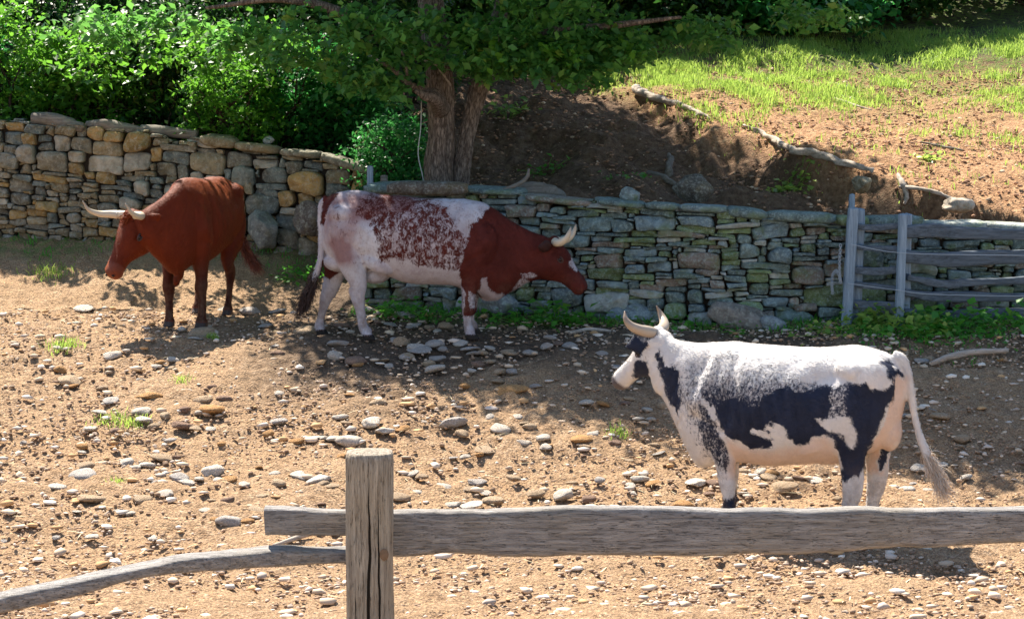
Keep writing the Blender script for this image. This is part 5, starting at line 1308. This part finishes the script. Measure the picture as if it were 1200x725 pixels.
def crown_points(c, rad, nclump, per, rr, csize=.28, shell=.55, flat=.6):
    """clumps of leaves spread through an ellipsoid, denser at its rim"""
    d = rr.normal(size=(nclump, 3)); d /= np.linalg.norm(d, axis=1)[:, None]
    k = (shell + (1 - shell) * rr.random(nclump) ** .7)[:, None]
    cc = np.asarray(c) + d * k * np.asarray(rad)
    cs = csize * rr.uniform(.5, 1.4, nclump)
    p = np.repeat(cc, per, axis=0) + rr.normal(size=(nclump * per, 3)) * np.repeat(cs, per)[:, None] * np.array([1, 1, flat])
    return p
def plant(name, label, cat, base, crowns, mat, leaf, seed, group=None, stems=None, stem_r=.04, aspect=.55, bark='bark_dark', part='foliage', trunk_r=None, sink=.1):
    rr = np.random.default_rng(seed); root = empty(name, base); tag(root, label, cat, group)
    Vs, Fs, Cs, n = [], [], [], 0; tw = MB()
    for (c, rad, ncl, per, cs) in crowns:
        p = crown_points(c, rad, ncl, per, rr, cs)
        k = p[:, 2] > gz(p[:, 0] + base[0], p[:, 1] + base[1]) - base[2] + .02; p = p[k]
        V, F, C = leaves(p, leaf, rr, aspect=aspect); Vs.append(V); Fs.append(F + n); Cs.append(C); n += len(V)
        for _ in range(7 if rad[0] < 1.3 else 12):
            d = rr.normal(size=3); d /= np.linalg.norm(d); e = np.asarray(c) + d * np.asarray(rad) * rr.uniform(.5, .95)
            s0 = np.array([0, 0, -sink]) if trunk_r is None else np.array(trunk_r[0]); mid = (s0 * .45 + np.asarray(c) * .55) + rr.normal(size=3) * .12
            V, F = tube([s0, mid, e], [stem_r, stem_r * .6, stem_r * .15], 6, 14); tw.add(V, F)
    mesh_obj(part, np.vstack(Vs), np.vstack(Fs), mat, root, np.vstack(Cs), False)
    tw.build('stems' if trunk_r is None else 'limbs', M[bark], root)
    return root
# main tree
tb = P(524, 219, 22.1); tb.z = g1(tb.x, 22.1) - .1
tree = tag(empty('tree', tb), 'leafy tree with a forked rough trunk standing behind the middle of the walls', 'tree')
def big_trunk(pts, radii, seed, parent, name='trunk'):
    V, F = tube([tuple(Vector(p) - parent.location) for p in pts], radii, 44, 90)
    c = V.copy(); ang = np.zeros(len(V)); ang[:-2] = np.tile(np.linspace(0, 2 * math.pi, 45)[:-1], 90)
    zz = V[:, 2]; rid = np.abs(fbm(np.cos(ang) * 5 + seed, np.sin(ang) * 5, zz * 1.3, octv=4, seed=seed)) * .035
    cen = spline([tuple(Vector(p) - parent.location) for p in pts], 90); cc = np.vstack([np.repeat(cen, 44, axis=0), cen[:1], cen[-1:]])
    d = V - cc; L = np.linalg.norm(d, axis=1)[:, None]; V = V + d / np.maximum(L, 1e-6) * (rid[:, None] - .01) * np.clip(L / .1, 0, 1)
    flare = np.clip(1 - (zz - zz.min()) / .30, 0, 1) ** 2; V = V + (d * np.array([1, 1, 0])) * (flare * (.10 + .15 * np.sin(ang * 5 + seed)))[:, None]
    return mesh_obj(name, V, F, M['bark'], parent, None, True)
big_trunk([P(516, 232, 22.05), P(516, 200, 22.1), P(518, 160, 22.1), P(517, 120, 22.1), P(514, 70, 22.15), P(505, 0, 22.3), P(500, -120, 22.5), P(490, -300, 22.8)], [.145, .14, .13, .135, .13, .12, .10, .04], 2, tree)
big_trunk([P(538, 232, 22.1), P(541, 200, 22.1), P(547, 160, 22.15), P(556, 120, 22.2), P(568, 80, 22.2), P(590, 0, 22.3), P(620, -130, 22.5), P(650, -280, 22.8)], [.082, .08, .08, .085, .08, .07, .06, .02], 6, tree)
for i, (l, rd) in enumerate([([(515, 112, 22.0), (500, 108, 21.8), (480, 100, 21.5), (462, 82, 21.3), (440, 70, 21.2)], [.07, .055, .04, .028, .012]), ([(500, 108, 21.8), (488, 86, 21.6), (478, 88, 21.4), (470, 60, 21.3)], [.03, .022, .018, .01]),
             ([(514, 70, 22.1), (440, 30, 21.8), (340, 0, 21.6), (240, 10, 21.5)], [.08, .06, .04, .015]), ([(568, 80, 22.2), (640, 40, 21.6), (720, 30, 21.2), (800, 20, 21.0)], [.07, .05, .035, .015]),
             ([(516, 128, 22.0), (508, 116, 21.7), (498, 112, 21.6), (486, 106, 21.5)], [.10, .08, .05, .02]),
             ([(528, 100, 21.9), (512, 78, 21.6), (495, 70, 21.5), (478, 66, 21.4)], [.012, .010, .008, .005])]):
    V, F = tube([tuple(P(*q) - tree.location) for q in l], rd, 12, 40); V = tube_noise(V, .015, 5, 50 + i); mesh_obj('limb', V, F, M['bark'] if i != 5 else M['log'], tree, None, True)
rr = np.random.default_rng(5); Vs, Fs, Cs, n = [], [], [], 0
def add_crown(c, rad, ncl, per, cs, leaf=.085, shell=.5):
    global n
    p = crown_points(c, rad, ncl, per, rr, cs, shell) - np.array(tree.location)
    V, F, C = leaves(p, leaf, rr, aspect=.62); Vs.append(V); Fs.append(F + n); Cs.append(C); n += len(V)
# low hanging sprays seen under the top edge (pixel column, row of the drooping end, distance)
for (px, py, d, sx, sz_, ncl) in [(350, 66, 21.6, .55, .16, 18), (410, 84, 21.6, .45, .22, 26), (452, 96, 21.4, .35, .26, 22), (480, 60, 21.5, .5, .16, 20), (560, 76, 21.4, .35, .18, 20), (600, 72, 21.3, .40, .16, 22), (640, 74, 21.3, .38, .18, 22), (680, 80, 21.2, .34, .18, 20), (712, 70, 21.3, .30, .15, 15), (745, 60, 21.4, .35, .10, 12),
                                  (545, 40, 21.3, .8, .25, 40), (680, 50, 21.3, .9, .22, 46), (290, 46, 21.8, .8, .2, 30), (150, 30, 21.6, .9, .2, 36), (800, 38, 21.5, .9, .16, 30), (420, 30, 21.2, 1.0, .25, 40), (960, 20, 21.8, .9, .14, 20), (640, 10, 21.2, 1.3, .3, 50)]:
    q = P(px, py, d); add_crown((q.x, q.y, q.z), (sx, .6, sz_), int(ncl * .8), 26, .085, .088, .1)
# canopy above the frame, with extra loose leaf blobs added to shade yard and bank
for (x, y, z, a, b_, c_, ncl) in [(-2.2, 22.3, 5.7, 1.3, 1.2, .7, 110), (-.9, 21.9, 5.6, 1.5, 1.4, .8, 220), (.6, 21.4, 5.5, 1.5, 1.4, .8, 260), (2.0, 21.0, 5.6, 1.4, 1.3, .8, 240), (3.3, 20.9, 5.7, 1.2, 1.2, .7, 200), (4.4, 20.9, 5.9, .9, 1.0, .6, 120),
                                  (-1.0, 23.2, 6.4, 1.7, 1.3, 1.0, 170), (.8, 22.6, 6.6, 1.6, 1.2, 1.0, 160), (-1.2, 25.2, 7.0, 1.6, 1.5, .9, 170), (.2, 25.0, 7.2, 1.2, 1.3, .8, 120), (-.3, 23.5, 8.2, 2.0, 1.6, 1.0, 160), (2.5, 21.6, 6.6, 1.3, .9, .8, 100), (-1.6, 27.0, 7.6, 1.5, 1.2, .8, 110), (1.0, 24.8, 6.8, 1.1, 1.0, .7, 110), (0, 26.2, 7.2, 1.2, 1.2, .7, 120), (-.6, 28, 7.8, 1.1, 1.2, .7, 110), (1.9, 23.6, 6.4, .9, .9, .6, 80), (-.2, 27.3, 7.2, 1.2, 1.0, .6, 110), (.7, 26.3, 6.9, 1.0, 1.0, .6, 100), (1.4, 25.3, 6.7, .9, .8, .5, 80), (-1.0, 29.2, 7.8, 1.3, 1.0, .6, 110), (-2.2, 28.0, 7.6, 1.3, 1.2, .6, 100)]:
    add_crown((x, y, z), (a, b_, c_), ncl, 46, .26, .12, .35)
mesh_obj('crown', np.vstack(Vs), np.vstack(Fs), M['leaf_tree'], tree, np.vstack(Cs), False)
Vs, Fs, Cs, n = [], [], [], 0
for (px, py, d, sx, sz_, ncl) in [(80, 66, 22.9, .5, .14, 16), (130, 84, 23.0, .3, .16, 10), (190, 62, 22.8, .5, .14, 18), (232, 74, 22.7, .35, .18, 14), (300, 70, 22.6, .45, .16, 18), (262, 50, 22.7, .6, .14, 18), (350, 60, 22.5, .5, .14, 16), (160, 40, 22.8, .9, .14, 24), (330, 40, 22.6, .8, .14, 20), (400, 66, 22.3, .4, .14, 14), (650, 64, 21.0, .5, .12, 14), (740, 60, 21.0, .4, .10, 10), (575, 66, 21.1, .4, .10, 10)]:
    q = P(px, py, d); add_crown((q.x, q.y, q.z), (sx, .5, sz_), int(ncl * .55), 20, .07, .08, .1)
mesh_obj('spray', np.vstack(Vs), np.vstack(Fs), M['leaf_a'], tree, np.vstack(Cs), False)

def B(px, d, py=150): q = P(px, py, d); return (q.x, d, g1(q.x, d))
GR = 'bushes crowding behind the tall wall'
for i, (px, d, w, h, mat, leaf, lab) in enumerate([
    (20, 24.1, .8, 1.5, 'leaf_a', .075, 'dense green bush behind the left end of the tall wall, above the short log'), (110, 24.2, .75, 1.45, 'leaf_a', .075, 'sunlit green bush behind the tall wall, above the splintered log'), (190, 24.4, .7, 1.5, 'leaf_c', .075, 'dark shaded bush behind the tall wall, above the sawn log'),
    (272, 23.62, .50, 1.2, 'leaf_a', .06, 'bright green fine-leaved bush spilling over the tall wall'), (345, 24.1, .7, 1.3, 'leaf_b', .075, 'shaded green bush behind the flat capstones of the tall wall'), (408, 24.2, .65, 1.25, 'leaf_b', .07, 'shaded bush left of the gap between the walls'),
    (462, 22.9, .42, .95, 'leaf_b', .055, 'loose small-leaved bush just left of the forked trunk'), (60, 25.6, 1.1, 2.2, 'leaf_c', .09, 'tall dark bush at the far left behind the others'), (240, 25.8, 1.2, 2.1, 'leaf_c', .09, 'tall dark bush behind the bright green one'), (420, 25.9, 1.2, 2.0, 'leaf_c', .09, 'tall dark bush behind the small-leaved one by the trunk'), (-60, 24.4, .9, 1.6, 'leaf_b', .08, 'bush beyond the left end of the tall wall')]):
    b_ = B(px, d); den = 1.0 if w < 1 else 1.4
    plant('bush', lab, 'bush', b_, [((0, 0, h * .55), (w, w * .75, h * .55), int(60 * den), 46, .12), ((w * .5, -.15, h * .35), (w * .6, .4, h * .35), 26, 40, .10), ((-w * .5, -.15, h * .45), (w * .6, .4, h * .4), 26, 40, .10), ((0, -.35, h * .7), (w * .9, .3, h * .35), 26, 34, .07)], M[mat], leaf, 200 + i, GR, stem_r=.03)
# thicket and trees at the back of the hill
for i, (x, y, w, h, mat, lab) in enumerate([(-6.5, 28.5, 2.0, 3.2, 'leaf_c', 'dark tree behind the left bushes'), (-3.2, 29, 2.0, 3.0, 'leaf_c', 'dark tree behind the bushes, left of the forked trunk'), (-.6, 30.0, 1.6, 2.2, 'leaf_c', 'dark undergrowth tree behind the forked trunk'), (1.6, 31.2, 1.5, 1.7, 'leaf_c', 'dark bushy tree at the top of the bank, right of the forked trunk'),
    (4.2, 31.2, .9, 1.3, 'leaf_b', 'green bush at the top of the sunlit grass near the flat boulder'), (3.0, 32.6, 1.4, 1.9, 'leaf_c', 'dark tree at the top of the hill above the flat boulder'), (5.6, 32.4, 1.4, 1.9, 'leaf_c', 'dark tree at the top right of the hill'), (8.2, 33.5, 1.8, 2.4, 'leaf_c', 'dark tree at the far right top of the hill'), (-9.5, 30, 2.3, 3.5, 'leaf_c', 'dark tree beyond the far left bushes')]):
    z = g1(x, y)
    plant('tree', lab, 'tree', (x, y, z), [((0, 0, h * .6), (w, w * .8, h * .5), 130, 44, .24), ((w * .4, -.3, h * .35), (w * .8, .6, h * .3), 60, 44, .2), ((-w * .4, -.3, h * .35), (w * .8, .6, h * .3), 60, 44, .2)], M[mat], .12, 300 + i, 'trees at the back of the hill', stem_r=.05)
for i, (x, y) in enumerate([(-12, 40), (-7, 38), (-2, 39), (3, 38.5), (8, 40), (13, 39), (0, 46), (10, 47), (-10, 47)]):
    z = g1(x, y); plant('tree', ['round dark tree in the far woods', 'broad dark tree in the far woods', 'tall dark tree in the far woods'][i % 3] + ', %s' % ['far left', 'left', 'left of centre', 'right of centre', 'right', 'far right', 'back row centre', 'back row right', 'back row left'][i], 'tree', (x, y, z), [((0, 0, 2.6), (3.0, 2.2, 2.4), 240, 44, .45)], M['leaf_c'], .22, 340 + i, 'far woodland trees', stem_r=.10)
# bare fallen limbs in the dark at the top right
for k, l in enumerate([[(850, 72, 29.5), (880, 76, 29.5), (912, 68, 29.6), (930, 60, 29.6)], [(900, 66, 29.4), (912, 84, 29.3), (925, 95, 29.2)], [(1060, 84, 29.5), (1090, 92, 29.4), (1125, 97, 29.4), (1200, 100, 29.4)], [(1020, 76, 29.2), (1038, 96, 29), (1060, 112, 28.8)]]):
    V = pp(l); o = round_log('fallen_branch', V, [.035, .035, .028, .02][:len(l)], M['log_dark'], 80 + k, .03, ['bare grey branch in the dark undergrowth above the boulder on the hill', 'short bare branch crossing the grey one above the boulder', 'long dark fallen trunk at the top right of the hill', 'slanting bare branch at the top of the hill grass'][k], 'branch')

# grass: blades as one uncountable mass per patch
def grass(name, label, pts, hlo, hhi, mat, seed, w=.006):
    rr = np.random.default_rng(seed); n = len(pts); h = hlo + (hhi - hlo) * rr.random(n) ** 1.6
    a = rr.uniform(0, 6.28, n); s = np.stack([np.cos(a), np.sin(a), 0 * a], 1) * w; b = rr.normal(size=(n, 3)) * .35; b[:, 2] = 0
    m = pts + np.stack([b[:, 0] * h * .35, b[:, 1] * h * .35, h * .6], 1); t = pts + np.stack([b[:, 0] * h, b[:, 1] * h, h * (1 - .25 * rr.random(n))], 1)
    V = np.stack([pts - s, pts + s, m + s * .8, m - s * .8, t], 1).reshape(-1, 3); i = np.arange(n) * 5
    F = np.concatenate([np.stack([i, i + 1, i + 2], 1), np.stack([i, i + 2, i + 3], 1), np.stack([i + 3, i + 2, i + 4], 1)])
    return tag(mesh_obj(name, V, F, mat, None, np.repeat(rr.random((n, 1)), 5, axis=0) * np.ones((1, 3)), False), label, 'grass', kind='stuff')
def gpts(n, xr, yr, dens, seed, tuft=7, ts=.035):
    rr = np.random.default_rng(seed); x = rr.uniform(*xr, n); y = rr.uniform(*yr, n); k = rr.random(n) < dens(x, y); x, y = x[k], y[k]
    x = np.repeat(x, tuft) + rr.normal(size=len(x) * tuft) * ts; y = np.repeat(y, tuft) + rr.normal(size=len(y) * tuft) * ts
    return np.stack([x, y, gz(x, y) - .005 + .01], 1)
def hilld(x, y):
    ex = np.interp(y, [e[1] for e in EDGE[::-1]], [e[0] for e in EDGE[::-1]])
    nse = fbm(x * 1.1, y * 1.1, octv=4, seed=41)
    n3 = 1.5 * fbm(x * 2.6, y * 1.6, octv=3, seed=47); return sstep(-.05, .35, x - ex) * (.28 + .72 * sstep(25.6, 29.5, y + 1.0 * nse)) * (.07 + .93 * sstep(.1, .9, nse * .6 + n3 * .9 + (y - 27.4) * .15))
grass('grass', 'tufts of bright grass over the sunlit hill', gpts(60000, (.2, 9), (22.3, 31.5), hilld, 61, 6, .06), .02, .12, M['grass'], 62, .005)
def footd(x, y):
    wy = wall_line(x); dd = wy - y; nse = fbm(x * 1.2, y * 1.2, octv=3, seed=43)
    a = sstep(.75, .1, dd + .3 * nse) * (dd > .02)
    a = a * np.where(x > 2.9, 1.0, np.where(x > -1.9, .75, .18))
    a = np.maximum(a, sstep(1.7, .6, dd + .5 * nse) * (x > 3.0) * (dd > 0) * .7)
    return a
grass('grass', 'green grass and low weeds along the foot of the walls', gpts(9000, (-5.6, 7), (17.8, 23.2), footd, 63, 6, .04), .025, .10, M['grass_sh'], 64, .006)
for k, (px, py, w, nn, lab) in enumerate([(75, 407, .16, 40, 'tuft of bright grass at the far left of the dirt'), (130, 494, .16, 26, 'thin grass tuft between the stones at the left'), (157, 497, .12, 22, 'thin grass tuft right of the other one at the left'), (248, 398, .06, 26, 'small bright grass tuft beside the round stone by the red-brown cow'),
                                          (723, 510, .10, 18, 'small grass tuft left of the brisket of the white cow'), (213, 449, .1, 20, 'thin grass tuft on the upper dirt left of centre'), (60, 320, .25, 50, 'grass tuft at the far left near the tall wall'), (135, 568, .08, 10, 'tiny grass tuft low at the left')]):
    q = ghit(px, py); rr2 = np.random.default_rng(700 + k); x = q.x + rr2.normal(size=nn * 5) * w * .5; y = q.y + rr2.normal(size=nn * 5) * w * .5
    o = grass('grass', lab, np.stack([x, y, gz(x, y)], 1), .03, .09, M['grass'], 720 + k, .004)
# broad-leaved weeds
def weed(px, py, d, w, h, leaf, nl, mat, lab, seed, group=None):
    q = P(px, py, d); base = (q.x, d, g1(q.x, d)); rr = np.random.default_rng(seed); root = empty('weed', base); tag(root, lab, 'weed', group)
    p = rr.normal(size=(nl, 3)) * np.array([w * .45, w * .35, h * .25]); p[:, 2] = np.abs(p[:, 2]) + h * .35 * rr.random(nl)
    p[:, 2] += gz(p[:, 0] + base[0], p[:, 1] + base[1]) - base[2]
    V, F, C = leaves(p, leaf, rr, up=1.4, aspect=.75); mesh_obj('leaves', V, F, mat, root, C, False)
    mb = MB()
    for e in p[:: max(1, nl // 14)]:
        Vt, Ft = tube([(e[0] * .2, e[1] * .2, -.03), (e[0] * .6, e[1] * .6, e[2] * .6), tuple(e)], [.005, .004, .002], 5, 8); mb.add(Vt, Ft)
    mb.build('stems', M['grass_sh'], root)
MG = M['grass_sh']
for i, a in enumerate([(463, 350, 20.6, .38, .22, .06, 170, MG, 'leafy weed clump under the belly of the roan cow'), (500, 366, 20.4, .4, .16, .055, 120, MG, 'low weed patch at the wall foot, right of the clump under the belly'), (610, 370, 20.2, .5, .16, .06, 150, MG, 'low weeds at the wall foot behind the front legs of the roan cow'),
    (652, 362, 20.25, .34, .26, .085, 90, MG, 'broad-leaved weed below the throat of the roan cow'), (672, 372, 20.2, .25, .12, .07, 50, MG, 'low broad-leaved weed under the muzzle of the roan cow'), (820, 380, 19.9, .5, .14, .05, 140, MG, 'weed patch at the wall foot right of the horns of the white cow'), (705, 372, 20.2, .4, .12, .05, 90, MG, 'low weed patch left of the horns of the white cow'),
    (356, 306, 22.0, .35, .2, .06, 110, MG, 'leafy weed at the foot of the tall wall, left of the roan cow'), (1024, 385, 19.8, .36, .28, .085, 150, M['grass'], 'pale leafy nettle between the two gate posts'), (1080, 392, 19.5, .42, .26, .085, 170, M['grass'], 'pale leafy nettle right of the right gate post'), (1105, 378, 19.6, .4, .3, .08, 150, MG, 'leafy weed at the foot of the gate near the right edge'),
    (1060, 402, 19.3, .5, .18, .06, 180, MG, 'low green weed patch in front of the gate'), (985, 395, 19.5, .5, .16, .05, 150, M['grass'], 'low grassy weeds left of the gate'), (1120, 400, 19.3, .5, .2, .06, 160, MG, 'low weeds at the right edge in front of the gate'), (1170, 390, 19.6, .5, .3, .08, 160, MG, 'leafy weeds beyond the right edge of the nettles'),
    (920, 188, 23.5, .28, .12, .06, 90, M['grass'], 'green weed growing at the bank edge left of the long pale log end'), (935, 180, 23.5, .25, .12, .06, 70, M['grass'], 'green weed on the bank above the long pale log'), (1088, 186, 23.6, .2, .1, .06, 50, M['grass'], 'yellow-green weed on the slope near the right edge'), (640, 150, 25, .3, .14, .06, 60, MG, 'small fern-like weed on the shaded bank right of the tree'),
    (722, 160, 24.2, .25, .1, .05, 40, MG, 'small weed on the middle of the shaded bank'), (595, 110, 26.5, .4, .3, .08, 70, M['grass'], 'pale weed on the slope just right of the trunk'), (745, 163, 24, .2, .08, .05, 30, MG, 'small weed on the shaded bank right of the other one')]):
    weed(*a, 800 + i)
print('scene built', len(bpy.data.objects))

rr = np.random.default_rng(77); n_ = 1600; x = rr.uniform(-6, 6.5, n_); y = rr.uniform(12.5, 21, n_); k = y < wall_line(x) - .1; x, y = x[k], y[k]; n_ = len(x)
a = rr.uniform(0, 6.28, n_); L_ = rr.uniform(.02, .09, n_); w_ = rr.uniform(.0015, .004, n_); z = gz(x, y) + .022
d = np.stack([np.cos(a), np.sin(a), rr.normal(size=n_) * .08], 1); sd_ = np.stack([-np.sin(a), np.cos(a), 0 * a], 1); c = np.stack([x, y, z], 1)
bend = np.stack([0 * a, 0 * a, rr.uniform(0, .012, n_)], 1)
V = np.stack([c - d * L_[:, None] - sd_ * w_[:, None], c - d * L_[:, None] + sd_ * w_[:, None], c + bend + sd_ * w_[:, None], c + bend - sd_ * w_[:, None], c + d * L_[:, None]], 1).reshape(-1, 3); i = np.arange(n_) * 5
F = np.concatenate([np.stack([i, i + 1, i + 2], 1), np.stack([i, i + 2, i + 3], 1), np.stack([i + 3, i + 2, i + 4], 1)])
cc = np.where(rr.random((n_, 1)) < .5, np.array([(.62, .52, .34)]), np.array([(.16, .11, .07)])) * rr.uniform(.7, 1.2, (n_, 1))
tag(mesh_obj('straw', V, F, mp, None, np.repeat(cc, 5, axis=0), False), 'bits of straw and dry twigs scattered over the dirt', 'straw', kind='stuff')
